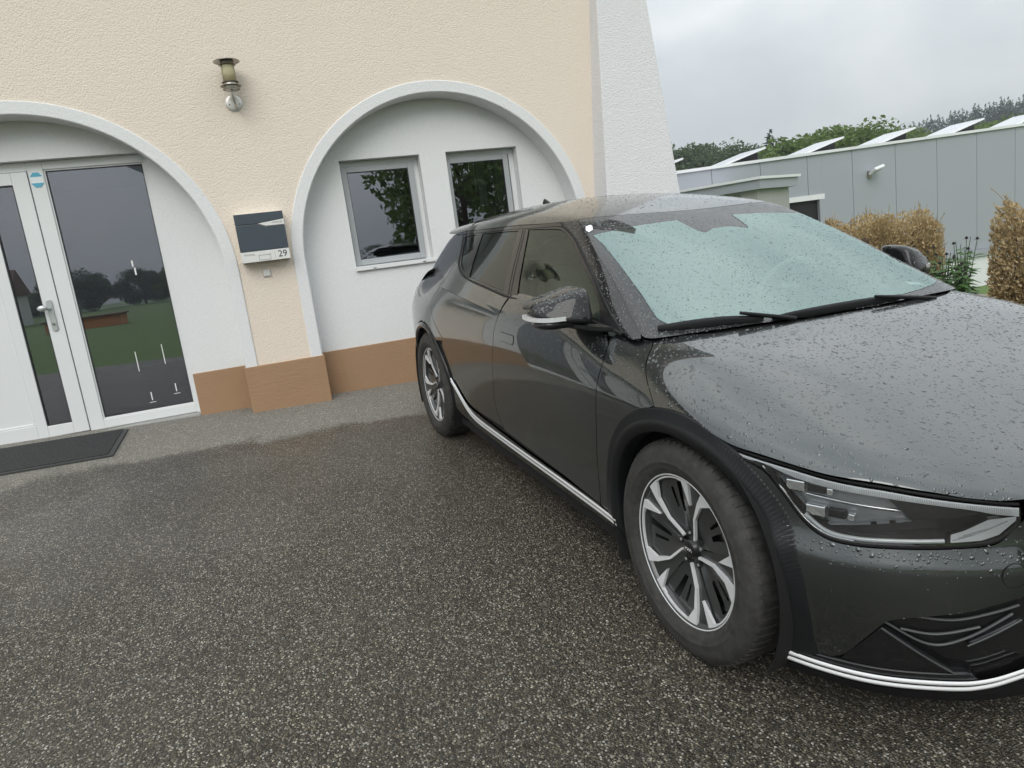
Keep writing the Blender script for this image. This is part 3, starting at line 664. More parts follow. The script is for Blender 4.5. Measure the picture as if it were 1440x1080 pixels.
    leaf.box(a0+.10, g0-.075, y0-.012, y0+.055, z0, .50); leaf.box(a0+.10, g0-.075, y0-.012, y0+.055, 2.36, z1); leaf.box(a0+.10, g0-.075, y0+.002, y0+.04, .50, 2.36)
    lf = leaf.build('door_leaf', MATS['white_frame'], H, bevel=.004)
    b = MB(); frame_box(b, a0+.10, g0-.075, .50, 2.36, .016, y0-.006, y0+.012); b.build('moulding', MATS['white_frame'], lf, bevel=.004)
    b = MB(); frame_box(b, g0, g1, .478, 2.388, .008, y0-.004, y0+.03); b.build('gasket', MATS['gasket'], lf)
    MB().box(g0, g1, y0+.012, y0+.018, .478, 2.388).build('pane', MATS['window_pane'], lf)
    pl = MB()
    hw_, hz0, hz1 = .021, 1.235, 1.49; poly = [(-1.700+hw_*math.cos(t), hz1-.02+hw_*math.sin(t)) for t in np.linspace(0, math.pi, 9)]+[(-1.700+hw_*math.cos(t), hz0+.02+hw_*math.sin(t)) for t in np.linspace(math.pi, 2*math.pi, 9)]
    pl.prism(poly, y0-.024, y0-.012); hp = pl.build('handle_plate', MATS['handle_alu'], lf, bevel=.003)
    k = MB(); M = Matrix.Translation((-1.745, y0-.075, 1.425)) @ Matrix.Rotation(math.radians(90), 4, 'X'); k.lathe([(0, .012), (.018, .011), (.027, .005), (.029, -.004), (.022, -.012), (0, -.014)], 24, M @ Matrix.Diagonal((1.25, .85, 1, 1))); k.tube([(-1.735, y0-.07, 1.425), (-1.700, y0-.02, 1.415)], [.011, .014], 10); k.build('door_knob', MATS['handle_alu'], lf)
    k = MB(); M = Matrix.Translation((-1.700, y0-.026, 1.29)) @ Matrix.Rotation(math.radians(90), 4, 'X'); k.lathe([(.012, .002), (.014, 0), (.014, -.004)], 20, M); k.build('lock_ring', MATS['steel_aged'], lf)
    k = MB(); k.lathe([(0, .0025), (.0055, .002), (.006, 0)], 14, M); k.build('key_cylinder', MATS['ink'], lf)
    # safety sticker: octagon with blue caps, no lettering legible
    sm = -1.578; sz = 2.415; oc = [(math.cos(math.pi/8+i*math.pi/4)*.048, math.sin(math.pi/8+i*math.pi/4)*.062) for i in range(8)]
    st = MB().prism([(sm+p[0], sz+p[1]) for p in oc], y0-.0035, y0-.002).build('sticker', MATS['sticker_white'], fr)
    for s_ in (1, -1):
        MB().prism([(sm-.044, sz+s_*.024), (sm-.019, sz+s_*.056), (sm+.019, sz+s_*.056), (sm+.044, sz+s_*.024)][::s_], y0-.0045, y0-.003).build('sticker_cap', MATS['sticker_blue'], st)
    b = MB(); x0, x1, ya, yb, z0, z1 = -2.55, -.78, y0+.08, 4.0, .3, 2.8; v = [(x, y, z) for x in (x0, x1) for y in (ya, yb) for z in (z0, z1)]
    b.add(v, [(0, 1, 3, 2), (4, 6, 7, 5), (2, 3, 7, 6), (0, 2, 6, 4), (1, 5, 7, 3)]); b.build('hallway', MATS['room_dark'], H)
    MB().box(dl, dr, NY-.02, y0+.10, .05, .372).build('threshold', MATS['concrete_grey'], H, bevel=.006)
    return H
make_house()

def on_wall(name, a, y, z): return empty(name, hmat(a, y, z))
def make_wall_lamp():
    t = on_wall('wall_lamp', -.025, 0, 2.84); tag(t, 'steel lantern with amber glass fixed to the cream wall above the letterbox', 'lamp')
    RX = Matrix.Rotation(math.radians(90), 4, 'X')
    b = MB(); b.lathe([(0, .012), (.045, .011), (.064, .006), (.068, 0), (.068, -.002)], 40, RX); b.build('wall_plate', MATS['steel_plate'], t)
    b = MB(); b.tube([(.012, -.01, -.035), (.014, -.06, -.045), (.006, -.125, -.02), (.0, -.14, .03), (.0, -.14, .075)], .009, 12); b.build('arm', MATS['steel_aged'], t)
    [MB().lathe([(0, .004), (.005, .003), (.005, 0)], 10, Matrix.Translation((x, -.012, -.01)) @ RX).build('screw', MATS['steel_dark'], t) for x in (-.035, .04)]
    Z = lambda z: Matrix.Translation((0, -.14, z))
    b = MB(); b.lathe([(0, 0), (.050, 0), (.052, .004), (.052, .052), (.050, .055)], 40, Z(.072)); b.build('lamp_base', MATS['steel_aged'], t)
    for z, r in ((.076, .066), (.100, .080), (.128, .066), (.258, .066)):
        b = MB(); b.lathe([(.045, .001), (r-.003, -.001), (r, -.003), (r-.002, -.005), (.045, -.003), (.045, .001)], 44, Z(z)); b.build('cooling_ring', MATS['steel_dark'], t)
    b = MB(); b.lathe([(.048, 0), (.050, .0), (.050, .125), (.048, .125), (.048, 0)], 40, Z(.13)); b.build('glass_cylinder', MATS['lamp_glass'], t)
    b = MB(); b.lathe([(0, 0), (.018, .002), (.022, .03), (.026, .06), (.018, .082), (0, .088)], 24, Z(.132)); b.build('bulb', MATS['bulb_white'], t)
    for k in range(3):
        a = math.radians(95+k*120); b = MB(); b.tube([(.053*math.cos(a), -.14+.053*math.sin(a), .075), (.053*math.cos(a), -.14+.053*math.sin(a), .285)], .0022, 6); b.build('guard_rod', MATS['steel_dark'], t)
    b = MB(); b.lathe([(0, .0), (.050, 0), (.050, .026), (0, .026)], 36, Z(.258)); b.build('cap_collar', MATS['steel_dark'], t)
    b = MB(); b.lathe([(0, .016), (.05, .012), (.088, .003), (.100, -.004), (.099, -.006), (.086, .0), (.05, .006), (0, .008)], 48, Z(.283)); b.build('cap', MATS['steel_aged'], t)
def make_mailbox():
    t = on_wall('letterbox', -.005, 0, 1.575); tag(t, 'anthracite letterbox with white strip reading 29 on the cream wall', 'letterbox')
    w, d = .19, .118
    MB().box(-w, w, -d+.012, -.002, 0, .385).build('box', MATS['off_white'], t, bevel=.004)
    b = MB(); b.prism([(-w-.001, .088), (w+.001, .088), (w+.001, .272), (.040, .272), (-.022, .298), (-w-.001, .298)], -d-.002, -d+.010); b.build('flap', MATS['anthracite'], t, bevel=.002)
    b = MB(); b.prism([(-w-.001, .304), (-.018, .304), (w+.001, .326), (w+.001, .387), (-w-.001, .387)], -d-.002, -d+.010); b.build('lid', MATS['anthracite'], t, bevel=.002)
    b = MB(); b.prism([(-.014, .302), (.044, .278), (w+.001, .278), (w+.001, .322)], -d-.004, -d+.008); fl = b.build('name_tab', MATS['off_white'], t, bevel=.001)
    MB().box(-w-.001, w+.001, -d-.001, -d+.010, 0, .084).build('name_strip', MATS['off_white'], t, bevel=.001)
    RX = Matrix.Rotation(math.radians(90), 4, 'X')
    def txt(s_, size, x, z, mat, y=-d-.0015):
        me = text_mesh(s_, size); me.transform(Matrix.Translation((x, y, z)) @ RX); link('lettering', me, t, MATS[mat])
    txt('29', .074, .135, .043, 'ink'); txt('Schönberg', .020, -.125, .062, 'grey_print'); txt('UNSMÜLLER', .015, .135, .300, 'grey_print', -d-.0045)
    MB().box(.074, .0755, -d-.002, -d-.001, .012, .072).build('divider', MATS['grey_print'], t)
    b = MB(); frame_box(b, -.055, .038, .010, .052, .003, -d-.003, -d-.001); b.build('name_frame', MATS['grey_print'], t)
    MB().box(.020, .040, -d-.0035, -d-.001, .055, .074).build('latch', MATS['off_white'], t)
def make_bell():
    t = on_wall('doorbell', -.02, 0, 1.478); tag(t, 'small square bell push on the cream wall under the letterbox', 'doorbell')
    MB().box(-.031, .031, -.012, 0, -.033, .031).build('surround', MATS['steel_plate'], t, bevel=.008, seg=4)
    MB().box(-.025, .025, -.015, -.011, -.023, .025).build('button', MATS['off_white'], t, bevel=.003)
def make_mat():
    t = empty('doormat'); t.matrix_world = CARM @ Matrix.Translation((0, 0, 0)); tag(t, 'black rubber doormat with grey edging before the white door', 'doormat')
    hi = CARM.inverted() @ HM
    def P(a, d, z): q = hi @ Vector((a, -d, 0)); return (q.x, q.y, z)
    c = [(-1.33, -.10), (-1.33, .66), (-2.75, .66), (-2.75, -.10)]
    b = MB(); b.add([P(a, d, z) for z in (.002, .014) for a, d in c], [(0, 1, 2, 3), (4, 7, 6, 5), (0, 4, 5, 1), (1, 5, 6, 2), (2, 6, 7, 3), (3, 7, 4, 0)]); b.build('mat_edge', MATS['rubber_edge'], t)
    c2 = [(-1.365, -.10), (-1.365, .625), (-2.715, .625), (-2.715, -.10)]
    b = MB(); b.add([P(a, d, z) for z in (.012, .019) for a, d in c2], [(0, 1, 2, 3), (4, 7, 6, 5), (0, 4, 5, 1), (1, 5, 6, 2), (2, 6, 7, 3), (3, 7, 4, 0)]); b.build('mat_pile', MATS['mat_black'], t)
make_wall_lamp(); make_mailbox(); make_bell(); make_mat()
# ---------------------------------------------------------------- neighbouring metal-clad building
def make_neighbour():
    ph = 1.478; e = Vector((math.cos(ph), math.sin(ph), 0)); P0 = Vector((-10.827, 7.771, 0))
    M = Matrix(((e.x, -e.y, 0, P0.x), (e.y, e.x, 0, P0.y), (0, 0, 1, 0), (0, 0, 0, 1)))          # local x along the facade, y into the building
    t = empty('grey_hall', M); tag(t, 'low grey metal-clad hall with flat roof beyond the hedges', 'building')
    top = lambda x: 2.50+.0258*x
    k0, k1 = -4, 17; w = 1.2; zb = -.06
    door0, door1, dz = 1.64, 2.78, 1.72      # dark gateway in the facade
    MB().prism([(k0*w, -1.6), (k1*w, -1.6), (k1*w, top(k1*w)-.02), (k0*w, top(k0*w)-.02)], .06, 9).build('core', MATS['panel_joint'], t)
    for k in range(k0, k1):
        a, b_ = k*w+.006, (k+1)*w-.006
        segs = [(a, b_, zb)]
        if b_ > door0 and a < door1:
            segs = []
            if a < door0: segs.append((a, door0, zb))
            if b_ > door1: segs.append((door1, b_, zb))
            segs.append((max(a, door0), min(b_, door1), dz))
        for x0, x1, z0 in segs:
            MB().prism([(x0, z0), (x1, z0), (x1, top(x1)), (x0, top(x0))], 0, .05).build('cladding_panel', MATS['metal_panel'], t, bevel=.004)
    b = MB(); b.prism([(k0*w, top(k0*w)+.002), (k1*w, top(k1*w)+.002), (k1*w, top(k1*w)+.062), (k0*w, top(k0*w)+.062)], -.05, 9.05); b.build('roof_edge', MATS['white_metal'], t)
    MB().box(k0*w, k1*w, -.10, .055, zb-.16, zb-.005).build('ledge', MATS['metal_panel'], t)
    MB().box(k0*w, k1*w, -.03, .058, -1.7, zb-.162).build('base_wall', MATS['white_metal'], t)
    MB().box(door0+.02, door1-.12, .052, .058, -1.2, dz-.12).build('opening', MATS['opening_dark'], t)
    MB().box(door0-.06, door1+.02, -.03, .05, dz-.115, dz-.002).build('lintel', MATS['white_metal'], t)
    MB().box(door1-.118, door1+.12, -.028, .049, -1.2, dz-.118).build('jamb', MATS['metal_panel'], t)
    # tilted collector panels on the roof
    for i, x in enumerate((-3.55, -1.45, .62, 2.72, 4.78, 6.88, 8.98, 11.08, 13.2)):
        r = empty('roof_panel', M @ Matrix.Translation((x, .45, top(x)+.068)))
        names = ['farthest-left', 'second', 'third', 'fourth', 'fifth', 'sixth', 'seventh', 'eighth', 'ninth']
        tag(r, f'{names[i]} tilted white-edged roof panel on the grey hall counted from the house', 'roof panel', 'tilted panels along the hall roof')
        sl = Matrix.Rotation(math.radians(-14.5), 4, 'Y')
        MB().box(0, 1.08, 0, .95, .0, .03, sl).build('panel', MATS['sky_pale_glass'], r, bevel=.004)  # glass base colour is pale: the sky's reflection is painted into it
        b = MB(); b.box(-.01, 1.09, -.03, -.001, -.004, .034, sl); b.box(1.081, 1.10, -.03, .95, -.004, .034, sl); b.build('edge_frame', MATS['white_metal'], r)
        b = MB(); b.prism([(.42, -.01), (1.0, -.01), (1.0, .235), (.42, .09)], .2, .9); b.build('shade_wedge', MATS['opening_dark'], r)  # near-black wedge stands in for the shade in the open gap below
    # floodlight
    f = empty('floodlight', M @ Matrix.Translation((4.05, 0, 2.03))); tag(f, 'small grey floodlight on the cladding of the hall', 'floodlight')
    MB().box(-.05, .05, -.03, 0, -.10, .06).build('bracket', MATS['steel_dark'], f)
    b = MB(); b.tube([(0, -.02, -.02), (.02, -.14, .03)], .022, 8); b.build('arm', MATS['metal_panel'], f)
    R = Matrix.Translation((.04, -.2, .06)) @ Matrix.Rotation(math.radians(-28), 4, 'X') @ Matrix.Rotation(math.radians(-14), 4, 'Y')
    MB().box(-.15, .15, -.10, .12, -.03, .04, R).build('housing', MATS['white_metal'], f, bevel=.015)
    MB().box(-.12, .12, -.08, .08, -.036, -.031, R).build('lamp_window', MATS['sky_pale_glass'], f)
    # projecting porch beside the pier
    cx, cy = CAM_LOC[0], CAM_LOC[1]
    def at(az, D): a = math.radians(az); return Vector((cx+D*math.cos(a), cy+D*math.sin(a)))
    A = at(138.9, 14.3); Lp = at(147.5, 15.75); Rp = at(137.25, 15.1)
    g = empty('porch', loc=(A.x, A.y, -1.4)); tag(g, 'low grey porch with flat roof in front of the hall, by the pier', 'porch')
    u = (Lp-A).normalized(); n = Vector((-u.y, u.x));
    if n.dot(Rp-A) < 0: n = -n
    MM = Matrix(((u.x, n.x, 0, 0), (u.y, n.y, 0, 0), (0, 0, 1, 1.4), (0, 0, 0, 1)))
    def bx(name, mat, x0, x1, y0, y1, z0, z1): MB().box(x0, x1, y0, y1, z0, z1, MM).build(name, MATS[mat], g)
    Ln = (Lp-A).length
    bx('roof_slab', 'metal_panel', -.10, Ln, -.10, 1.4, 1.90, 2.07); bx('fascia', 'white_metal', -.14, Ln, -.14, 1.45, 2.072, 2.12)
    bx('corner_pillar', 'concrete_grey', 0, .34, 0, 1.2, -1.4, 1.898)
    n_b = 26; x = .345
    for k in range(n_b):
        w_ = (Ln-.345)/n_b; bx('board', 'weathered_boards', x+.004, x+w_-.004, .10+.006*(k % 2), .15, -1.4, 1.896); x += w_
make_neighbour()

# ---------------------------------------------------------------- trees
def leaf_cloud(centers, n, size, spread, rng, flat=.0, aspect=1.7, up=.3):
    """n leaf quads (as 2 triangles) gathered round the given centres (x,y,z,r)"""
    C_ = np.asarray(centers, float); k = rng.integers(0, len(C_), n)
    d = rng.normal(size=(n, 3)); d /= np.linalg.norm(d, axis=1)[:, None]
    r = C_[k, 3]*(rng.random(n)**.45)*spread
    P = C_[k, :3]+d*r[:, None]*[1, 1, 1-flat]
    a = rng.normal(size=(n, 3)); a[:, 2] += up; a /= np.linalg.norm(a, axis=1)[:, None]
    b = np.cross(a, rng.normal(size=(n, 3))); b /= np.linalg.norm(b, axis=1)[:, None]
    s = size*(.6+.8*rng.random(n))[:, None]
    V = np.stack([P-a*s*.5*aspect, P+b*s*.42, P+a*s*.5*aspect, P-b*s*.42], 1).reshape(-1, 3)
    return V, np.arange(4*n).reshape(n, 4)
def quad_mesh(name, V, F, mat):
    me = bpy.data.meshes.new(name); me.from_pydata(V.tolist(), [], F.tolist()); me.materials.append(mat); me.update(); return me
def branch_mesh(h, spread, rng, r0=.16):
    b = MB(); top = h*.82
    b.tube([(0, 0, -.3), (.05, .02, h*.25), (-.04, .05, h*.5), (0, 0, top)], [r0, r0*.8, r0*.55, r0*.15], 8)
    for i in range(11):
        z = h*(.28+.5*i/11); a = i*2.4+rng.random(); l = spread*(.9-.4*i/11)
        b.tube([(0, 0, z), (l*.5*math.cos(a), l*.5*math.sin(a), z+l*.25), (l*math.cos(a), l*math.sin(a), z+l*.55)], [r0*.4, r0*.25, r0*.06], 5)
    return b.mesh('trunk')
def broadleaf_meshes(seed, h, w, n, size, mat):
    rng = np.random.default_rng(seed); c = []
    for i in range(46):
        th = rng.random()*2*math.pi; zz = rng.random(); rr = w*.5*math.sqrt(max(.05, 1-(zz*1.55-.62)**2))*(.55+.5*rng.random())
        c.append((rr*math.cos(th), rr*math.sin(th), h*(.26+.66*zz), w*(.10+.10*rng.random())))
    V, F = leaf_cloud(c, n, size, 1.0, rng)
    tr = branch_mesh(h, w*.42, rng); tr.materials.append(MATS['bark'])
    return tr, quad_mesh('crown', V, F, MATS[mat])
def conifer_meshes(seed, h, w, mat, n=2600):
    rng = np.random.default_rng(seed)
    f = 1-np.sqrt(rng.random(n)); z = h*(.06+.94*f); a = rng.random(n)*2*math.pi
    lay = .78+.22*np.cos(z/h*2*math.pi*11+np.sin(a*3+seed)*1.2)
    side = 1+.22*np.sin(a*2+seed)+.15*np.sin(a*5+z)
    R = (w*.5*(1-f)**.85+.08)*lay*side; r = R*(.35+.65*rng.random(n)**.5)
    P = np.stack([r*np.cos(a), r*np.sin(a), z-.16*r], 1)
    d = np.stack([np.cos(a), np.sin(a), -.35+.25*rng.normal(size=n)], 1)+rng.normal(size=(n, 3))*.25; d /= np.linalg.norm(d, axis=1)[:, None]
    b = np.cross(d, rng.normal(size=(n, 3))*.5+[0, 0, 1]); b /= np.linalg.norm(b, axis=1)[:, None]
    s = (.16+.30*(1-f))*(.7+.6*rng.random(n))*w/5; s = s[:, None]
    V = np.stack([P-d*s*1.1, P+b*s*.5, P+d*s*1.2, P-b*s*.5], 1).reshape(-1, 3)
    t_ = MB(); t_.tube([(0, 0, -.5), (0, 0, h*.985)], [w*.05, .02], 6); tr = t_.mesh('trunk'); tr.materials.append(MATS['bark'])
    return tr, quad_mesh('crown', V, np.arange(4*n).reshape(n, 4), MATS[mat])
def place_tree(name, meshes, loc, sc, rz, label, cat, group):
    t = empty(name, Matrix.Translation(loc) @ Matrix.Rotation(rz, 4, 'Z') @ Matrix.Diagonal((*sc, 1)))
    tag(t, label, cat, group)
    link('trunk', meshes[0], t); link('crown', meshes[1], t); return t

ORD = 'first second third fourth fifth sixth seventh eighth ninth tenth eleventh twelfth thirteenth fourteenth fifteenth sixteenth seventeenth eighteenth nineteenth twentieth twenty-first'.split()
def make_trees():
    cx, cy, cz = CAM_LOC
    def at(az, D, el): a = math.radians(az); return (cx+D*math.cos(a), cy+D*math.sin(a), cz+D*math.tan(math.radians(el)))
    BL = [broadleaf_meshes(11, 8, 7, 26000, .15, 'leaf_green'), broadleaf_meshes(12, 8, 7.5, 26000, .15, 'leaf_green'), broadleaf_meshes(13, 8, 7, 26000, .15, 'leaf_dark')]
    CF_ = [conifer_meshes(21, 10, 5.4, 'needle_blue'), conifer_meshes(22, 10, 4.8, 'needle_blue'), conifer_meshes(23, 10, 6.0, 'needle_blue')]
    # (azimuth, distance, elevation of the top, width, kind)
    rows = [(145.6, 62, 6.1, 7, 2), (144.2, 70, 5.7, 8, 2), (142.9, 66, 5.75, 8, 2), (141.6, 72, 5.45, 9, 2), (140.3, 64, 5.15, 7, 2), (138.9, 75, 4.9, 7, 2), (139.5, 70, 4.7, 7, 0), (136.6, 46, 4.6, 5, 0), (135.6, 42, 5.2, 6, 0), (134.2, 44, 5.4, 7, 1), (133.0, 48, 5.1, 6, 0),
            (131.4, 62, 4.6, 8, 1), (130.0, 55, 4.4, 7, 0), (128.9, 60, 3.9, 7, 1), (127.5, 75, 3.5, 8, 0), (126.2, 70, 3.7, 8, 2), (125.0, 66, 3.85, 8, 1), (123.8, 72, 3.8, 9, 0), (122.4, 66, 4.0, 8, 1), (121.0, 70, 4.1, 8, 0)]
    rows.sort(reverse=True)
    for i, (az, D, el, w, k) in enumerate(rows):
        x, y, zt = at(az, D, el); zb = -1.5; h = zt-zb
        where = 'behind the left end of the hall roof' if az > 138.3 else ('in the bright clump above the middle of the hall roof' if az > 132.2 else 'below the conifers behind the right of the hall')
        place_tree('broadleaf_tree', BL[k], (x, y, zb), (w/7*1.15, w/7*1.15, h/8.3), i*1.7, f'{ORD[i]} broadleaf tree from the corner pier, '+('dark' if k == 2 else 'mid')+' green, behind the hall', 'tree', 'broadleaf trees behind the hall')
    x, y, zt = at(137.85, 58, 6.05); place_tree('spruce_tree', CF_[0], (x, y, -1.5), (.95, .95, (zt+1.5)/10), .3, 'lone spruce rising above the first bright panels of the hall roof', 'tree', None)
    rng = random.Random(4)
    con = [(130.6, 4.45), (129.9, 4.6), (129.3, 4.55), (128.75, 4.85), (128.2, 4.7), (127.75, 4.95), (127.3, 4.85), (126.85, 4.7), (126.4, 5.05), (125.95, 5.0), (125.5, 4.8), (125.1, 5.15), (124.7, 5.1), (124.3, 5.25), (123.9, 5.1), (123.5, 5.2), (123.1, 4.95), (122.75, 5.1), (122.35, 5.2), (121.9, 5.1), (121.5, 5.2)]
    for i, (az, el) in enumerate(con):
        for row in range(2):
            D = 165+row*16+rng.random()*8; x, y, zt = at(az+row*.22, D, el+.18-row*.12+rng.uniform(-.14, .14)); h = 15+rng.random()*3
            place_tree('hill_conifer', CF_[(i+row) % 3], (x, y, zt-h), (1.15, 1.15, h/10), rng.random()*6, (f'{ORD[i]} dark conifer from the left along the far hilltop' if row == 0 else f'conifer standing behind the {ORD[i]} one from the left on the far hilltop'), 'tree', 'conifers along the far hilltop')
    # reflected in the windows: trees and a house across the lawn in front
    for i in range(13):
        y = -80+i*10+rng.uniform(-2, 2); x = 150+rng.uniform(-10, 10)
        place_tree('field_tree', BL[2 if i % 3 else 0], (x, y, -1.4), (1.7, 1.7, (8.2+rng.uniform(-1.5, 1.5))/8), i*1.3, f'{ORD[i]} tree of the row across the lawn, reflected in the glass door', 'tree', 'trees across the lawn')
    place_tree('garden_tree', broadleaf_meshes(31, 6.5, 5.2, 9000, .13, 'leaf_green'), (9.5, 3.9, -.75), (1, 1, 1), 0, 'leafy garden tree in front, reflected in the niche windows', 'tree', None)
    h = empty('orange_shed', loc=(60, -18.5, -1.6)); tag(h, 'orange shed on the lawn, reflected in the glass beside the door', 'shed')
    MB().box(0, 3, -3, 3, 0, 1.7).build('wall', MATS['orange_render'], h); MB().box(-.2, 3.2, -3.2, 3.2, 1.7, 1.85).build('roof', MATS['rust_tile'], h)
    h = empty('far_house', loc=(100, -42, -1.3)); tag(h, 'white house with red roof across the lawn, reflected in the glass beside the door', 'house')
    MB().box(0, 8, -6, 6, 0, 5).build('wall', MATS['house_white'], h); b = MB(); b.add([(-.5, -6.5, 5), (8.5, -6.5, 5), (8.5, 6.5, 5), (-.5, 6.5, 5), (4, -6.5, 8.5), (4, 6.5, 8.5)], [(0, 1, 4), (2, 3, 5), (1, 2, 5, 4), (3, 0, 4, 5)]); b.build('roof', MATS['rust_tile'], h)
    for y in (-4, -1, 2): MB().box(-.04, .01, y, y+1.4, 1.2, 2.8).build('window', MATS['opening_dark'], h)
make_trees()

# ---------------------------------------------------------------- dead hedges and the perennial between them
def make_hedge(x0, x1, y0, y1, zt, seed, label, n):
    rng = np.random.default_rng(seed); zb = yard_z((x0+x1)/2, y0)-.05
    t = empty('dead_hedge', loc=((x0+x1)/2, (y0+y1)/2, zb)); tag(t, label, 'hedge', 'dead clipped hedges at the yard edge')
    hx, hy, hz = (x1-x0)/2, (y1-y0)/2, zt-zb
    # rounded box surface samples
    def samp(m, depth):
        d = rng.normal(size=(m, 3)); d /= np.linalg.norm(d, axis=1)[:, None]; d[:, 2] = np.abs(d[:, 2])*1.0
        q = np.sign(d)*np.abs(d)**.42; q /= np.max(np.abs(q), axis=1)[:, None]**.75
        r = 1-depth*rng.random(m)**1.6
        P = q*r[:, None]*[hx, hy, hz*.98]; P[:, 2] = np.maximum(P[:, 2], 0)
        low = rng.random(m) < .60; P[low, 2] *= rng.random(low.sum())
        lump = 1+.06*np.sin(P[:, 0]*9+seed)*np.cos(P[:, 1]*8)+.05*np.sin(P[:, 0]*23)
        P[:, 2] *= lump
        return P, d
    P, d = samp(n, .30)
    a = d*.7+rng.normal(size=(n, 3))*.55; a[:, 2] += .75; a /= np.linalg.norm(a, axis=1)[:, None]
    b = np.cross(a, rng.normal(size=(n, 3))); b /= np.linalg.norm(b, axis=1)[:, None]
    s = (.016+.016*rng.random(n))[:, None]
    V = np.stack([P-a*s*.6, P+b*s*.36, P+a*s*.8, P-b*s*.36], 1).reshape(-1, 3)
    o = link('dead_foliage', quad_mesh('dead_foliage', V, np.arange(4*n).reshape(n, 4), MATS['leaf_dead']), t); o['kind'] = 'stuff'
    tw = MB(); P2, d2 = samp(420, .05)
    for p, dd in zip(P2, d2):
        l = rng.uniform(.03, .11)*(1.3 if p[2] > hz*.85 else .8); dv = np.array([dd[0]*.35, dd[1]*.35, .9])+rng.normal(size=3)*.18
        q = p+dv*l; s0 = p-dv*.25; tw.tube([tuple(s0), tuple((p+q)/2+rng.normal(size=3)*.006), tuple(q)], [.0028, .002, .001], 3, caps=False)
        for k in range(5):
            f = p+(q-p)*(.3+.7*k/5); aa = rng.normal(size=3)*.6+[0, 0, .8]; aa /= np.linalg.norm(aa); bb = np.cross(aa, rng.normal(size=3)); bb /= np.linalg.norm(bb); z_ = .016
            tw.add([f-aa*z_*.3, f+bb*z_*.35, f+aa*z_, f-bb*z_*.35], [(0, 1, 2, 3)])
    o = tw.build('shoots', MATS['leaf_dead'], t); o['kind'] = 'stuff'
    # dark woody core
    nn = 24; A = np.linspace(0, 2*math.pi, nn, endpoint=False); ring = []
    for zf, sc in ((0, .60), (.45, .66), (.68, .60), (.78, .4), (.80, .02)):
        sq = np.stack([np.sign(np.cos(A))*np.abs(np.cos(A))**.5*hx*sc, np.sign(np.sin(A))*np.abs(np.sin(A))**.5*hy*sc, np.full(nn, hz*zf)], 1); ring.append(sq)
    c = MB(); c.grid(np.stack(ring, 1), closed_u=True); c.build('woody_core', MATS['twig'], t)
make_hedge(-5.30, -4.18, 5.10, 5.95, 1.215, 3, 'lower brown dead hedge behind the windscreen, left of the perennials', 40000)
make_hedge(-2.16, -.35, 3.65, 4.40, 1.235, 5, 'brown dead hedge at the right edge, right of the perennials', 64000)

def make_perennials():
    rng = np.random.default_rng(9)
    spots = [(-3.42, 4.75, .88), (-3.22, 4.6, .93), (-3.08, 4.7, .98), (-3.30, 4.95, .96), (-3.45, 4.5, .80), (-2.95, 4.5, .80), (-3.12, 4.35, .74)]
    names = ['leftmost', 'second from left', 'tallest', 'rightmost back', 'low left', 'low right', 'low front']
    for i, (x, y, zt) in enumerate(spots):
        zb = yard_z(x, y); h = zt-zb
        t = empty('coneflower', loc=(x, y, zb)); tag(t, f'{names[i]} green leafy perennial with dark seed heads between the dead hedges', 'plant', 'perennials between the hedges')
        st = MB(); lv = MB(); hd = MB()
        for s in range(6):
            a = rng.random()*6.28; lean = rng.uniform(.02, .13); hh = h*rng.uniform(.72, 1.0)
            tip = np.array([lean*math.cos(a), lean*math.sin(a), hh]); st.tube([(0, 0, 0), tuple(tip*[.4, .4, .5]), tuple(tip)], [.006, .005, .003], 5)
            for k in range(13):
                f = .12+.80*k/13; p = tip*[f*f, f*f, f]; b = a+k*2.2+rng.random(); L_ = rng.uniform(.13, .22)*(1.1-.55*f); dv = np.array([math.cos(b), math.sin(b), rng.uniform(-.25, .35)]); sd = np.array([-math.sin(b), math.cos(b), 0])*L_*.24; nz = np.array([0, 0, -.12*L_])
                lv.add([p, p+dv*L_*.45+sd, p+dv*L_*.45+np.array([0, 0, .015]), p+dv*L_*.45-sd, p+dv*L_+nz], [(0, 1, 2), (0, 2, 3), (1, 4, 2), (3, 2, 4)])
            if s < 3:
                hd.lathe([(0, .022), (.012, .014), (.016, 0), (.008, -.006)], 8, Matrix.Translation(tuple(tip)))
                for k in range(9):
                    b = k*.7; hd.add([tip, tip+[.032*math.cos(b), .032*math.sin(b), -.006], tip+[.032*math.cos(b+.3), .032*math.sin(b+.3), -.006]], [(0, 1, 2)])
        st.build('stems', MATS['stem_green'], t); o = lv.build('leaves', MATS['leaf_fresh'], t); o['kind'] = 'stuff'; o = hd.build('seed_heads', MATS['seed_head'], t); o['kind'] = 'stuff'
make_perennials()

# ---------------------------------------------------------------- damp air that pales the far trees
def make_haze():
    b = MB(); b.box(-425, 525, -425, 425, -14, 34); o = b.build('haze', None) if False else link('haze', b.mesh('haze')); fix_normals(o.data)
    m = bpy.data.materials.new('damp_air'); m.use_nodes = True; t = m.node_tree; t.nodes.clear(); out = t.nodes.new('ShaderNodeOutputMaterial'); v = t.nodes.new('ShaderNodeVolumePrincipled')
    v.inputs['Color'].default_value = (.90, .95, 1, 1); v.inputs['Density'].default_value = .0011; v.inputs['Anisotropy'].default_value = .2; t.links.new(v.outputs[0], out.inputs['Volume']); o.data.materials.append(m); o['kind'] = 'stuff'
make_haze()
# ---------------------------------------------------------------- car
CAR = empty('parked_car', CARM)
tag(CAR, 'dark grey electric crossover car wet with rain, parked nose outwards before the house', 'car')

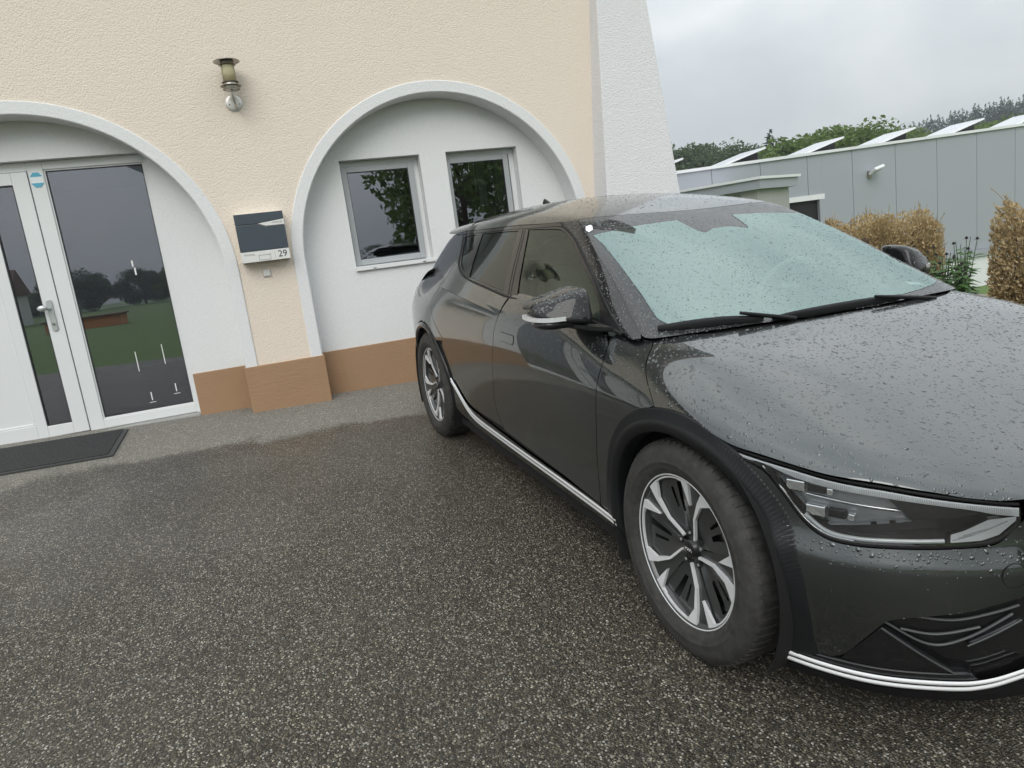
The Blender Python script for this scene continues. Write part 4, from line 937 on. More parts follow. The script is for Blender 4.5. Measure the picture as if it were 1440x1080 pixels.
def snormal(S, a, b):
    e = 1e-3
    d1 = S.ev(a+e, b)-S.ev(a-e, b); d2 = S.ev(a, b+e)-S.ev(a, b-e); n = np.cross(d1, d2); n /= np.linalg.norm(n, axis=1)[:, None]+1e-12
    P = S.ev(a, b); ref = P-np.array([0, 0, .55]); ref[:, 0] = np.where(S is FRONT, P[:, 0], 0)*1.0
    flip = (n*ref).sum(1) < 0; n[flip] *= -1
    return P, n

def panel(name, S, poly, mat, parent=CAR, holes=(), off=0., thick=.014, gap=.0022, step=.035, es=.016, mirror=False, sym=False, wall=True, disp=None):
    """trim a polygon out of surface S, with a turned-in edge; mirror=True adds the left-hand twin"""
    sc = np.array([1, S.L])
    poly = np.array(poly, float)
    if sym: poly = np.concatenate([poly, (poly*[1, -1] if S is not FRONT else poly*[-1, 1])[::-1]])
    P2 = densify(poly*sc, es)
    if gap: P2 = shrink(P2, gap)
    H2 = [densify(np.array(h, float)*sc, es) for h in holes]
    if gap: H2 = [shrink(h, -gap) for h in H2]
    V, T, loops = triangulate(P2, H2, step, es)
    V = V/sc; P, n = snormal(S, V[:, 0], V[:, 1])
    if disp is not None: off = off+disp(P)[:, None]
    P = P+n*off
    # orient triangles outwards
    a, b, c = P[T[:, 0]], P[T[:, 1]], P[T[:, 2]]; f = (np.cross(b-a, c-a)*n[T[:, 0]]).sum(1) < 0; T[f] = T[f][:, ::-1]
    v = P.tolist(); faces = [tuple(t) for t in T]; nrm = n.tolist(); sm = [True]*len(faces)
    if wall:
        for lp in loops:
            m = len(lp); b0 = len(v); lp = np.array(lp); Q = P[lp]; N_ = n[lp]
            tg = np.roll(Q, -1, 0)-np.roll(Q, 1, 0); out = np.cross(tg, N_); out /= np.linalg.norm(out, axis=1)[:, None]+1e-12
            # point away from the panel: compare with the mean direction to the incident triangles
            tc = P[T].mean(1); d2 = ((Q[:, None]-tc[None])**2).sum(2) if len(Q)*len(tc) < 3e7 else None
            inn = tc[d2.argmin(1)]-Q if d2 is not None else -out
            out[(out*inn).sum(1) > 0] *= -1
            e_ = min(.0028, abs(thick)*.3)*(1 if thick > 0 else 0)
            for row, nn_ in ((Q, N_), (Q-N_*e_+out*e_*.55, out*.9+N_*.45), (Q-N_*thick+out*e_*.55, out)):
                v += row.tolist(); nrm += nn_.tolist()
            for r_ in range(2):
                for k in range(m): faces.append((b0+r_*m+k, b0+r_*m+(k+1) % m, b0+(r_+1)*m+(k+1) % m, b0+(r_+1)*m+k)); sm.append(True)
    objs = []
    for sgn in ((1, -1) if mirror else (1,)):
        vv = np.array(v)*[1, sgn, 1]; ff = [q[::-1] for q in faces] if sgn < 0 else faces; nn = np.array(nrm)*[1, sgn, 1]
        me = bpy.data.meshes.new(name); me.from_pydata(vv.tolist(), [], ff); me.polygons.foreach_set('use_smooth', sm)
        me.materials.append(MATS[mat]); me.update()
        ln = []
        for p in me.polygons:
            for vi in p.vertices: ln.append(tuple(nn[vi]) if p.use_smooth else tuple(p.normal))
        me.normals_split_custom_set(ln)
        par = parent if not isinstance(parent, (list, tuple)) else parent[0 if sgn > 0 else 1]
        o = link(name, me, par); objs.append(o)
    return objs if mirror else objs[0]

def ribbon(name, S, pts, width, mat, parent=CAR, off=.004, h=.006, mirror=False, n=6, wfun=None):
    """raised strip that follows a curve on S"""
    C_ = np.array(catmull(pts, n)); P, nn = snormal(S, C_[:, 0], C_[:, 1]); P = P+nn*off
    tg = np.gradient(P, axis=0); tg /= np.linalg.norm(tg, axis=1)[:, None]; sd = np.cross(tg, nn); sd /= np.linalg.norm(sd, axis=1)[:, None]
    w = np.full(len(P), width)/2 if wfun is None else np.array([wfun(k/(len(P)-1)) for k in range(len(P))])/2
    w = w[:, None]
    ring = np.stack([P-sd*w-nn*h, P-sd*w*.9+nn*h*.3, P+nn*h*.5, P+sd*w*.9+nn*h*.3, P+sd*w-nn*h], 1)
    out = []
    for i, sgn in enumerate((1, -1) if mirror else (1,)):
        b = MB(); b.grid(ring*[1, sgn, 1], smooth=True); par = parent if not isinstance(parent, (list, tuple)) else parent[i]
        b.add((ring[0]*[1, sgn, 1]), [(0, 1, 2, 3, 4)]); b.add((ring[-1]*[1, sgn, 1]), [(4, 3, 2, 1, 0)])
        out.append(b.build(name, MATS[mat], par))
    return out

def mir(b, name, mat, parents=(CAR, CAR), **k):
    """build right-hand MB and its left-hand twin"""
    o1 = b.build(name, MATS[mat], parents[0], **k); b2 = MB(); b2.v = [(x, -y, z) for x, y, z in b.v]; b2.f = [f[::-1] for f in b.f]; b2.sm = b.sm
    return o1, b2.build(name, MATS[mat], parents[1], **k)

WHZ, WX = .356, (0., -2.9)
def bz(x, z): return (x, -BODY.uz(x, z))            # point on the right flank from x, z
def arc_b(cx, r, a0, a1, n=14):
    """arc on the flank round a wheel centre, angles in degrees, 0 = forward, 90 = up"""
    return [bz(cx+r*math.cos(math.radians(a)), WHZ+r*math.sin(math.radians(a))) for a in np.linspace(a0, a1, n)]
O = OUT
sm = lambda k, n=5: catmull(O[k], n)

def make_body():
    # bonnet (clamshell, reaches down to the wheel arches)
    hf = [(.838, 0.0), (.832, BODY.uy(.832, .10)*-1), (.820, -BODY.uy(.820, .22)), (.795, -BODY.uy(.795, .37))]+O['hood_front']
    hf = catmull(hf, 5)
    top = arc_b(0, .487, 75.7, 102.3, 8)
    out = hf+top[1:]+sm('hood_seam')[1:]+sm('hood_trail')[1:]+[(-.179, -.036), (-.179, 0)]
    hood = panel('bonnet', BODY, out, 'car_paint', sym=True, step=.03)
    # small wing between bonnet and front door
    df = sm('door_front')
    wing = sm('hood_seam')[::-1]+[q for q in arc_b(0, .487, 104, 186, 14)]+[bz(-.500, .305), bz(-.555, .305)]+df[::-1]
    wing = [(-.368, -.255)]+wing[1:]
    panel('wing', BODY, wing, 'car_paint', mirror=True, step=.03)
    # doors
    dm = sm('door_mid'); top_f = [(-1.47, -BODY.uy(-1.47, .822)), (-1.1, -BODY.uy(-1.1, .828)), (-.8, -BODY.uy(-.8, .828)), (-.60, -BODY.uy(-.60, .805))]
    low = lambda x: .345 if x > -1.0 else .345+.02*min(1, (-1-x)/.6)
    fdoor = df[2:]+[bz(-.9, .338), bz(-1.3, .352), bz(-1.58, .362)]+dm[::-1]+top_f
    fd = panel('front_door', BODY, fdoor, 'car_paint', mirror=True, step=.035)
    dr_ = sm('door_rear')
    top_r = [(-2.60, -BODY.uy(-2.60, .755)), (-2.3, -BODY.uy(-2.3, .785)), (-1.9, -BODY.uy(-1.9, .812)), (-1.50, -BODY.uy(-1.50, .822))]
    rdoor = dm+[bz(-1.75, .372), bz(-2.0, .372), bz(-2.16, .385), bz(-2.27, .43), bz(-2.37, .50)]+arc_b(-2.9, .53, 14, 40, 8)+dr_[::-1][1:]+top_r
    rd = panel('rear_door', BODY, rdoor, 'car_paint', mirror=True, step=.035)
    # rear quarter, from above the arch to the tail
    q = [(-2.615, -BODY.uy(-2.615, .74))]+dr_+arc_b(-2.9, .455, 52, 178, 26)+[bz(-3.36, .30), bz(-3.7, .32), (-3.78, -.62), (-3.78, -.32), (-3.5, -.24), (-3.1, -.24), (-2.8, -.25)]
    panel('quarter_panel', BODY, q, 'car_paint', mirror=True, step=.04)
    # sills
    sill = [bz(-.47, .185), bz(-1.2, .175), bz(-2.0, .175), bz(-2.42, .20), bz(-2.43, .44), bz(-2.36, .47), bz(-2.26, .40), bz(-2.15, .365), bz(-1.9, .352), bz(-1.3, .332), bz(-.56, .318), bz(-.50, .298)]
    panel('sill', BODY, sill, 'gloss_black', mirror=True, step=.04, off=.004)
    st = [(x, u) for x, u in O['sill_strip']]
    zs = [(-.43, .292), (-.6, .298), (-.9, .303), (-1.3, .306), (-1.7, .310), (-2.0, .318), (-2.16, .345), (-2.30, .405), (-2.43, .485)]
    for dz in (.008, -.010): ribbon('sill_strip', BODY, [bz(x, z+dz) for x, z in zs], .011, 'satin_silver', off=.010, h=.005, mirror=True)
    # flush handle
    hd = O['handle']; hx0, hx1 = -1.475, -1.30
    cz = [bz(hx0, .880), bz(hx0+.01, .868), bz(hx1-.01, .868), bz(hx1, .880), bz(hx1, .900), bz(hx1-.01, .910), bz(hx0+.01, .910), bz(hx0, .900)]
    panel('door_handle', BODY, cz, 'car_paint', parent=fd, mirror=True, off=.0025, gap=0, thick=.006, step=.02, es=.006)
    cz2 = [(x+(-.004 if x < -1.4 else .004), u+(.002 if u > cz[0][1] else -.002)) for x, u in cz]
    panel('handle_gap', BODY, cz2, 'shell_black', parent=fd, mirror=True, off=.0004, gap=0, wall=False, step=.02, es=.006)
    # dark inner shell so that joints read as gaps
    A = np.linspace(-3.76, .80, 120)
    b = MB()
    for sgn in (1, -1):
        U_ = np.linspace(0, 1, 70); X, UU = np.meshgrid(A, U_, indexing='ij'); P, n_ = snormal(BODY, X.ravel(), -UU.ravel()); P = P-n_*.013
        P = P.reshape(len(A), len(U_), 3); nv = len(U_)
        F_ = []
        for i in range(len(A)-1):
            for j in range(nv-1):
                c = P[i:i+2, j:j+2].mean((0, 1)); ok = c[2] > .2
                for wx in WX:
                    if math.hypot(c[0]-wx, c[2]-WHZ) < .44 and abs(c[1]) > .55: ok = False
                if -3.6 < c[0] < -.55 and abs(c[1]) < .86 and c[2] > .98: ok = False
                if c[0] > .10 and c[2] < .80 and abs(c[1]) > .6: ok = False
                if c[0] > .45 and c[2] < .70: ok = False
                if ok: F_.append((i*nv+j, (i+1)*nv+j, (i+1)*nv+j+1, i*nv+j+1))
        b.add(P.reshape(-1, 3)*[1, sgn, 1], F_, True)
    b.build('inner_shell', MATS['shell_black'], CAR)
    b = MB(); b.box(-3.6, -3.22, -.8, .8, .2, .6); b.box(-2.50, -.46, -.86, .86, .17, .24); b.box(.42, .62, -.6, .6, .16, .6); b.box(-3.3, .5, -.55, .55, .17, .5); b.build('underbody', MATS['shell_black'], CAR)
    for wx in WX:
        for sgn in (1, -1):
            b = MB(); R = Matrix.Translation((wx, 0, WHZ)) @ Matrix.Rotation(math.radians(90), 4, 'X')
            b.lathe([(.445, sgn*.915), (.435, sgn*.80), (.435, sgn*.56), (.02, sgn*.56)], 40, R, math.radians(-28), math.radians(208)); b.build('wheel_liner', MATS['shell_black'], CAR)
    return hood, fd, rd

def _flank_table():
    g = np.linspace(1, .30, 120); t = []
    for x in np.arange(-3.6, .75, .005):
        P = BODY.ev(np.full(120, x), g); t.append((np.maximum.accumulate(P[:, 2]), P[:, 1]))
    return t
_FT = _flank_table()
def flank_y(x, z):
    """half width of the flank at x, z"""
    i = int(round((x+3.6)/.005)); i = max(0, min(len(_FT)-1, i)); zz, yy = _FT[i]; yb = float(np.interp(z, zz, yy))
    if x < .02: return yb
    g = np.linspace(.7, FRONT.smax, 300); F_ = FRONT.ev(-g, np.full(300, z)); o_ = np.argsort(F_[:, 0]); yf = float(np.interp(x, F_[o_, 0], -F_[o_, 1]))
    k = min(1, (x-.02)/.16); return yb*(1-k)+yf*k

def make_arches():
    # front arch: ribbed cladding from the opening out to the paint edge (radius varies, follows the bumper corner)
    fx = [(-8, .445, None), (0, .450, None)]
    def outer(a):       # outer radius against angle, degrees
        return float(np.interp(a, [-32, -20, -8, 4, 18, 33, 45, 60, 76, 90, 103, 130, 160, 188, 200, 215], [.545, .510, .482, .478, .486, .493, .492, .489, .487, .486, .487, .488, .490, .500, .515, .53]))
    for wx, a0, a1, of in ((0., -19, 205, outer), (-2.9, -20, 204, lambda a: .452+.004*math.cos(math.radians(a*2)))):
        n = 300 if wx == 0 else 120; P = []
        rin = .407
        for k in range(n+1):
            a = a0+(a1-a0)*k/n; ro = of(a); row = []
            rib = .0035*max(0, min(1, (a-4)/14, (172-a)/14)) if (k % 2 and wx == 0) else 0
            for f_, dy in ((0, -.05), (0, -.004), (.06, .006), (.30, .010), (.50, .012), (.58, .008), (.94, .006), (1.0, -.001), (1.0, -.02)):
                r = rin+(ro-rin)*f_; x = wx+r*math.cos(math.radians(a)); z = WHZ+r*math.sin(math.radians(a))
                y = flank_y(x, max(z, .16))+dy-(rib*2.2 if .55 < f_ < .97 else 0)
                row.append((x, -y, z))
            P.append(row)
        b = MB(); b.grid(np.array(P), smooth=True)
        mir(b, 'wheel_arch_trim', 'cladding' if wx == 0 else 'gloss_black')
HOOD, FD, RD = make_body(); make_arches()

def make_front():
    F = FRONT; f1 = F.wy
    arch = catmull(O['arch_f2'], 5)
    # main bumper skin
    ht = O['hl_top']; hb = O['hl_bot']
    top_c = [(-.44, .700), (-.30, .697), (-.15, .695), (0, .695)]
    # outline (right half) from the centre top, round the headlight, down the arch edge, along the lower edge
    hl_out = [(-.470, .672), (-.50, .645), (-.530, .618)]+hb[2:-1]+[(-1.20, .772)]
    hl_out = [(w, z-.006) for w, z in hl_out]
    skin = [(0, .690), (-.2, .690), (-.40, .686)]+catmull(hl_out, 4)+[(-1.262, .782)]+arch[3:]+[(-.976, .212)]+catmull(O['paint_low'], 4)[1:]+[(-.30, .480), (-.12, .486), (0, .487)]
    bump = panel('front_bumper', F, skin, 'car_paint', sym=True, step=.03, es=.012)
    nose = [(0, .706), (-.25, .706), (-.44, .704), (-.468, .694), (-.44, .689), (0, .692)]
    panel('nose_strip', F, nose, 'gloss_black', sym=True, off=-.006, gap=0, step=.03)
    ring = np.array([( -.62+.026*math.cos(t)+.13, .515+.026*math.sin(t)) for t in np.linspace(0, 2*math.pi, 24, endpoint=False)])
    # lower grille, set back
    low = [(0, .50), (-.30, .49), (-.47, .475), (-.60, .44), (-.78, .39), (-.83, .325), (-.90, .25), (-.99, .235), (-1.045, .20), (-1.045, .15), (-.5, .14), (0, .14)]
    panel('lower_grille', F, low, 'gloss_black', parent=CAR, sym=True, off=-.022, gap=0, step=.035)
    lip = [(0, .225), (-.40, .222), (-.42, .205), (-.55, .172), (-.80, .170), (-1.045, .172), (-1.035, .145), (-.5, .13), (0, .13)]
    panel('lip', F, lip, 'matt_black', sym=True, off=.004, gap=0, step=.035)
    # two bright strips
    zu = [(-1.042, .212), (-.933, .208), (-.793, .208), (-.665, .209), (-.585, .209), (-.548, .212), (-.50, .222), (-.425, .246), (-.3, .275), (-.15, .29), (0, .295)]
    full = lambda pts: pts+[(-w, z) for w, z in pts[:-1]][::-1]
    for dz in (.004, -.0165): ribbon('bright_strip', F, full([(w, z+dz) for w, z in zu]), .0120, 'bright_strip', off=.012, h=.0035)
    # sill-like shelf behind the strips, black triangular blades, fins
    shelf = [(-1.03, .235), (-.93, .232), (-.80, .235), (-.665, .237), (-.575, .238), (-.55, .225), (-.58, .205), (-.80, .20), (-1.03, .205)]
    panel('splitter', F, shelf, 'gloss_black', mirror=True, off=.006, gap=0, step=.03, thick=.03)
    blade = [(-.875, .244), (-.783, .372), (-.592, .226), (-.66, .226)]
    panel('air_blade', F, blade, 'gloss_black', mirror=True, off=.000, gap=0, step=.03, thick=.02)
    ribbon('blade_edge', F, [(-.785, .375), (-.69, .30), (-.592, .228)], .004, 'fin_grey', off=.003, h=.002, mirror=True)
    tri2 = [(-.587, .333), (-.479, .406), (-.40, .30), (-.44, .288), (-.52, .318)]
    panel('air_blade', F, tri2, 'gloss_black', mirror=True, off=-.004, gap=0, step=.03, thick=.02)
    ribbon('blade_edge', F, [(-.59, .332), (-.535, .368), (-.477, .408)], .004, 'fin_grey', off=-.001, h=.002, mirror=True)
    for k in ('fin1', 'fin2', 'fin3'): ribbon('grille_fin', F, O[k], .0045, 'fin_grey', off=-.014, h=.004, mirror=True)
    # sensor / tow cover ring
    pts = [(-.505+.030*math.cos(t), .532+.030*math.sin(t)) for t in np.linspace(0, 2*math.pi, 20)]
    ribbon('tow_cover_joint', F, pts, .0022, 'shell_black', off=.0012, h=.0008, n=3, parent=bump)
    # headlights
    housing = ht+hb[:-1]
    hs = panel('headlight', F, catmull(ht, 3)+catmull(hb, 3), 'gloss_black', mirror=True, off=-.055, gap=0, step=.03, thick=-.045)
    lens_o = catmull(ht, 3)+catmull(hb, 3)
    panel('lens', F, lens_o, 'lens_clear', parent=hs, mirror=True, off=.001, gap=.001, step=.03, wall=False)
    up = catmull([(w, z-.0035) for w, z in ht], 3)
    lo_ = catmull(O['hl_bar_low'], 3)
    panel('light_bar', F, up+lo_[::-1], 'light_guide', parent=hs, mirror=True, off=-.005, gap=.001, step=.02, es=.008, thick=.02)
    # slanted hatch marks on the light bar
    def hatch(par, side):
        b = MB()
        for k in range(120):
            w0 = -1.10+.60*k/120
            if (k % 24) in (0, 1, 2): continue
            zt = float(np.interp(w0, [p[0] for p in ht], [p[1] for p in ht])); zl = float(np.interp(w0, [p[0] for p in O['hl_bar_low']], [p[1] for p in O['hl_bar_low']]))
            P, n_ = snormal(F, np.array([w0, w0+.0022, w0+.0042, w0+.0020]), np.array([zt-.007, zt-.007, zl+.004, zl+.004])); P = P-n_*.0015
            b.add(P*[1, side, 1], [(0, 1, 2, 3)])
        o = b.build('light_prisms', MATS['white_mark'], par); o['kind'] = 'stuff'
    hatch(hs[0], 1); hatch(hs[1], -1)
    bt = catmull(O['bar_bot_top'], 3); bl = catmull([(w, z+.003) for w, z in hb[:9]], 3)
    panel('light_bar', F, [(-.640, .630), (-.610, .640), (-.555, .667), (-.487, .671), (-.487, .659), (-.528, .626), (-.568, .614), (-.640, .609)], 'light_guide', parent=hs, mirror=True, off=-.006, gap=.001, step=.02, es=.008, thick=.02)
    ribbon('light_bar', F, [(w, z+.010) for w, z in hb[3:8]], .010, 'light_guide', parent=hs, off=-.008, h=.004, mirror=True)
    for k in range(3): ribbon('light_bar_groove', F, [(-.635+.012*k, .616+.006*k), (-.585+.012*k, .630+.006*k), (-.53+.010*k, .652+.004*k)], .0022, 'lamp_grey', parent=hs, off=-.0045, h=.001, mirror=True)
    pj = O['proj']
    panel('projector_cover', F, catmull(pj, 2, True)[:0]+pj, 'lamp_grey', parent=hs, mirror=True, off=-.040, gap=.001, step=.03, thick=-.02)
    ribbon('projector_rail', F, [(-.985, .690), (-.86, .682), (-.745, .676)], .007, 'chrome', parent=hs, off=-.034, h=.004, mirror=True)
    for w0, z0 in ((-1.010, .712), (-.955, .652)):
        c, n_ = snormal(F, np.array([w0]), np.array([z0])); c = c[0]-n_[0]*.030; T_ = np.cross([0, 0, 1], n_[0]); T_ /= np.linalg.norm(T_)
        R = Matrix(((T_[0], n_[0][0], 0, c[0]), (T_[1], n_[0][1], 0, c[1]), (T_[2], n_[0][2], 1, c[2]), (0, 0, 0, 1)))
        b = MB(); b.box(-.026, .026, -.01, .012, -.016, .016, R); mir(b, 'lamp_module', 'chrome', hs, bevel=.004)
        b = MB(); b.box(.030, .075, -.012, .004, -.013, .013, R); mir(b, 'lamp_module', 'gloss_black', hs, bevel=.004)
        b = MB(); b.box(.080, .098, -.01, .010, -.009, .009, R); mir(b, 'lamp_module', 'chrome', hs, bevel=.003)
    ribbon('lamp_trim', F, [(w, z+.004) for w, z in hb[5:10]], .0035, 'chrome', parent=hs, off=-.003, h=.003, mirror=True)
    dv = [(-.784, .716), (-.721, .656), (-.56, .668), (-.52, .680), (-.60, .692)]
    panel('lamp_blade', F, dv, 'gloss_black', parent=hs, mirror=True, off=-.030, gap=0, step=.03)
    # black edge round the lamp and the bonnet gap
    ribbon('lamp_seal', F, [(w, z-.002) for w, z in hb], .008, 'shell_black', parent=CAR, off=-.002, h=.003, mirror=True)
    ribbon('lamp_seal', F, [(w, z+.004) for w, z in ht], .007, 'shell_black', parent=CAR, off=-.006, h=.004, mirror=True)
make_front()

def make_cabin():
    S = CABIN
    uy = lambda x, y: -S.uy(x, y)
    uz = lambda x, z: -S.uz(x, z)
    we = catmull(O['ws_edge'], 5)                       # right edge of the screen
    # front edge of the roof across the screen
    rl = [(-1.262, -.377), (-1.205, -.19), (-1.165, -.06), (-1.158, 0)]
    base = [(-.372, -.50), (-.322, -.34), (-.255, -.18), (-.215, -.06), (-.212, 0)]
    teal_r = [(-1.058, 0), (-1.056, -.060), (-.915, -.052), (-.893, -.040), (-.928, -.016), (-.930, 0)]
    screen = catmull(rl, 4)[::-1]+we[1:]+catmull(base, 4)
    # clear part with a notch for the camera housing
    tb = [(-.245, 0), (-.247, -.08), (-.290, -.165), (-.345, -.25), (-.372, -.285), (-.41, -.300)]
    clear = [(-.930, 0), (-.928, -.018), (-.893, -.042), (-.915, -.050), (-1.052, -.062), (-1.050, -.16), (-1.046, -.26), (-1.052, -.355), (-.95, -.325), (-.81, -.312), (-.56, -.300), (-.43, -.302)]+tb[::-1]
    cl = np.array(clear); cl_full = np.concatenate([cl, (cl*[1, -1])[::-1]])
    ws = panel('windscreen', S, clear, 'windscreen_glass', sym=True, off=.001, gap=0, wall=False, step=.03, es=.012)
    panel('frit_band', S, screen, 'frit', parent=ws, holes=[cl_full], sym=True, gap=.0015, step=.03, es=.012, thick=.006)
    st = [(-1.150, -.372), (-1.148, -.325), (-1.128, -.322), (-1.098, -.335), (-1.092, -.375), (-1.12, -.392)]
    panel('toll_sticker', S, st, 'sticker_white', parent=ws, off=.0022, gap=0, wall=False, step=.02)
    panel('inspection_sticker', S, [(-.330, .20), (-.352, .20), (-.362, .165), (-.336, .165)], 'sticker_white', parent=ws, off=-.002, gap=0, wall=False, step=.02)
    # A pillars: black strip between screen and door frame
    ap = catmull(O['apil_out'], 5)
    pil = [(-1.364, -.448)]+ap[1:]+[(-.40, -.82), (-.372, -.60)]+we[::-1][1:]
    panel('a_pillar', S, pil, 'gloss_black', mirror=True, gap=.002, step=.025, es=.012)
    ribbon('pillar_seal', S, O['apil_out'], .010, 'matt_black', off=.003, h=.005, mirror=True)
    # roof skin
    rail = catmull([(-3.10, -.475), (-2.80, -.488), (-2.436, -.497), (-1.77, -.483), (-1.40, -.452), (-1.30, -.405), (-1.262, -.377)], 5)
    roof = [(-3.18, 0), (-3.18, -.20), (-3.15, -.40)]+rail+catmull(rl, 4)[1:]
    panel('roof', S, roof, 'car_paint', sym=True, step=.04)
    # roof spoiler standing clear of the tailgate
    T_ = np.linspace(0, 1, 9); rows = []
    for t in T_:
        row = []
        for q in np.linspace(-1, 1, 41):
            y0 = q*.606; z0 = S.ev(-2.72, S.uy(-2.72, abs(y0)))[0, 2]
            row.append((-2.72-t*(.52-.05*abs(q)**3), y0*(1-.015*t), z0+.004-t**1.25*(.026+.062*(1-q*q))))
        rows.append(row)
    spn = np.array(rows); under = spn.copy(); under[:, :, 2] -= (.030*(1-T_)**.7+.006)[:, None]
    b = MB(); b.grid(spn); b.grid(under[:, ::-1]); b.grid(np.stack([spn[-1], under[-1]], 0)); b.grid(np.stack([spn[:, 0], under[:, 0]], 0)); b.grid(np.stack([under[:, -1], spn[:, -1]], 0))
    b.build('spoiler', MATS['car_paint'], CAR)
    # black cant rail above the doors
    cr = catmull([(-2.95, -.492), (-2.436, -.504), (-1.77, -.489), (-1.364, -.455)], 6); lowr = catmull([(-1.335, -.488), (-1.70, -.520), (-2.40, -.540), (-2.90, -.530)], 6)
    panel('cant_rail', S, cr+lowr, 'gloss_black', mirror=True, gap=.0015, off=.002, step=.03, es=.012)
    # side glazing
    fg = [(-1.690, -.528), (-1.335, -.512), (-1.25, -.533), (-1.12, -.563), (-.95, -.596), (-.81, -.624), (-.70, -.690), (-.655, -.76), (-.64, -.80), (-.90, -.862), (-1.17, -.892), (-1.425, -.910)]
    fw = panel('front_window', S, fg, 'car_side_glass', mirror=True, off=-.004, gap=0, wall=False, step=.035, es=.015)
    rg = [(-2.367, -.550), (-1.815, -.542), (-1.615, -.905), (-1.871, -.896), (-2.195, -.880)]
    rw = panel('rear_window', S, rg, 'car_dark_glass', mirror=True, off=-.004, gap=0, wall=False, step=.035, es=.015)
    qg = [(-2.70, -.566), (-2.475, -.556), (-2.335, -.850), (-2.42, -.825), (-2.49, -.775)]
    panel('quarter_window', S, qg, 'car_dark_glass', mirror=True, off=-.004, gap=0, wall=False, step=.035, es=.015)
    # black surround of the glazing, one panel with the window openings cut out
    belt = [(-.47, -.815), (-.60, -.832), (-.90, -.882), (-1.17, -.911), (-1.5, -.926), (-1.87, -.915), (-2.2, -.899), (-2.36, -.868), (-2.46, -.830), (-2.535, -.775), (-2.60, -.70), (-2.745, -.562)]
    sur = [(-1.335, -.490), (-1.262, -.503), (-1.05, -.550), (-.806, -.590), (-.55, -.714)]+belt+[(-2.78, -.540), (-2.40, -.541), (-1.70, -.522)]
    panel('door_shoulder', S, belt[1:5]+[(-1.5, -1.0), (-1.1, -1.0), (-.60, -1.0)], 'car_paint', parent=FD, mirror=True, gap=0, step=.03, es=.012)
    panel('door_shoulder', S, belt[4:10]+[(-2.60, -.88), (-2.62, -1.0), (-2.2, -1.0), (-1.504, -1.0)], 'car_paint', parent=RD, mirror=True, gap=.001, step=.03, es=.012)
    panel('window_surround', S, sur, 'gloss_black', holes=[fg, rg, qg], mirror=True, gap=0, step=.03, es=.012, thick=.010)
    for pts in ([(-1.755, -.535), (-1.53, -.925)], [(-1.728, -.533), (-1.50, -.925)]): ribbon('pillar_joint', S, pts, .004, 'shell_black', off=.0012, h=.001, mirror=True)
    # belt moulding along the doors
    ribbon('belt_moulding', S, belt, .013, 'matt_black', off=.003, h=.006, mirror=True)
    # D pillar in body colour down to the haunch, and the tailgate
    dp = [(-2.62, -1.0), (-2.605, -.88), (-2.545, -.778), (-2.61, -.70), (-2.755, -.557), (-2.80, -.53), (-3.0, -.49), (-3.10, -.475), (-3.30, -.45), (-3.62, -.45), (-3.72, -.98)]
    panel('d_pillar', S, dp, 'car_paint', mirror=True, gap=.001, step=.04)
    tg = [(-3.06, 0), (-3.06, -.40), (-3.12, -.445), (-3.40, -.43), (-3.70, -.43), (-3.78, -.2), (-3.78, 0)]
    panel('tailgate_glass', S, tg, 'car_dark_glass', sym=True, gap=.002, off=-.012, step=.04)
    # lining that closes the body behind the belt line
    b = MB(); xs = np.linspace(-3.6, -.45, 40); row = []
    for x in xs:
        P = S.ev(x, -.93)[0]; row.append([(x, P[1]+.006, P[2]), (x, P[1]+.05, P[2]-.06), (x, P[1]+.05, P[2]-.20)])
    b.grid(np.array(row)); mir(b, 'belt_lining', 'shell_black')
    return ws
WS = make_cabin()

def make_rear():
    # tail: bumper, light bar
    b = MB(); rows = []
    for z, dx in ((.22, -.10), (.32, -.03), (.50, 0), (.66, .0), (.80, .02), (.92, .0), (1.0, -.03)):
        rows.append([(-3.83-dx*(-1)+.42*abs(t)**3.2, .80*t, z) for t in np.linspace(-1, 1, 41)])
    b.grid(np.array(rows)); b.build('rear_bumper', MATS['car_paint'], CAR)
    edge = catmull([(-3.02, .790, 1.150), (-3.25, .777, 1.108), (-3.44, .776, 1.036), (-3.57, .776, .957), (-3.67, .780, .873), (-3.68, .79, .80)], 4)
    b = MB(); b.grid(np.array([[(x-.16*(1-t*t), y*t, z+.01*(1-t*t)) for t in np.linspace(-1, 1, 31)] for x, y, z in edge])); b.build('tail_light_panel', MATS['gloss_black'], CAR)
make_rear()

def superell(c, r, e1=.55, e2=.55, nu=28, nv=16, shear=None):
    P = []
    f = lambda w, m: math.copysign(abs(w)**m, w)
    for i in range(nu):
        a = 2*math.pi*i/nu; row = []
        for j in range(nv+1):
            b = -math.pi/2+math.pi*j/nv
            q = [r[0]*f(math.cos(b), e1)*f(math.cos(a), e2), r[1]*f(math.cos(b), e1)*f(math.sin(a), e2), r[2]*f(math.sin(b), e1)]
            if shear: q = shear(q)
            row.append((c[0]+q[0], c[1]+q[1], c[2]+q[2]))
        P.append(row)
    return np.array(P)

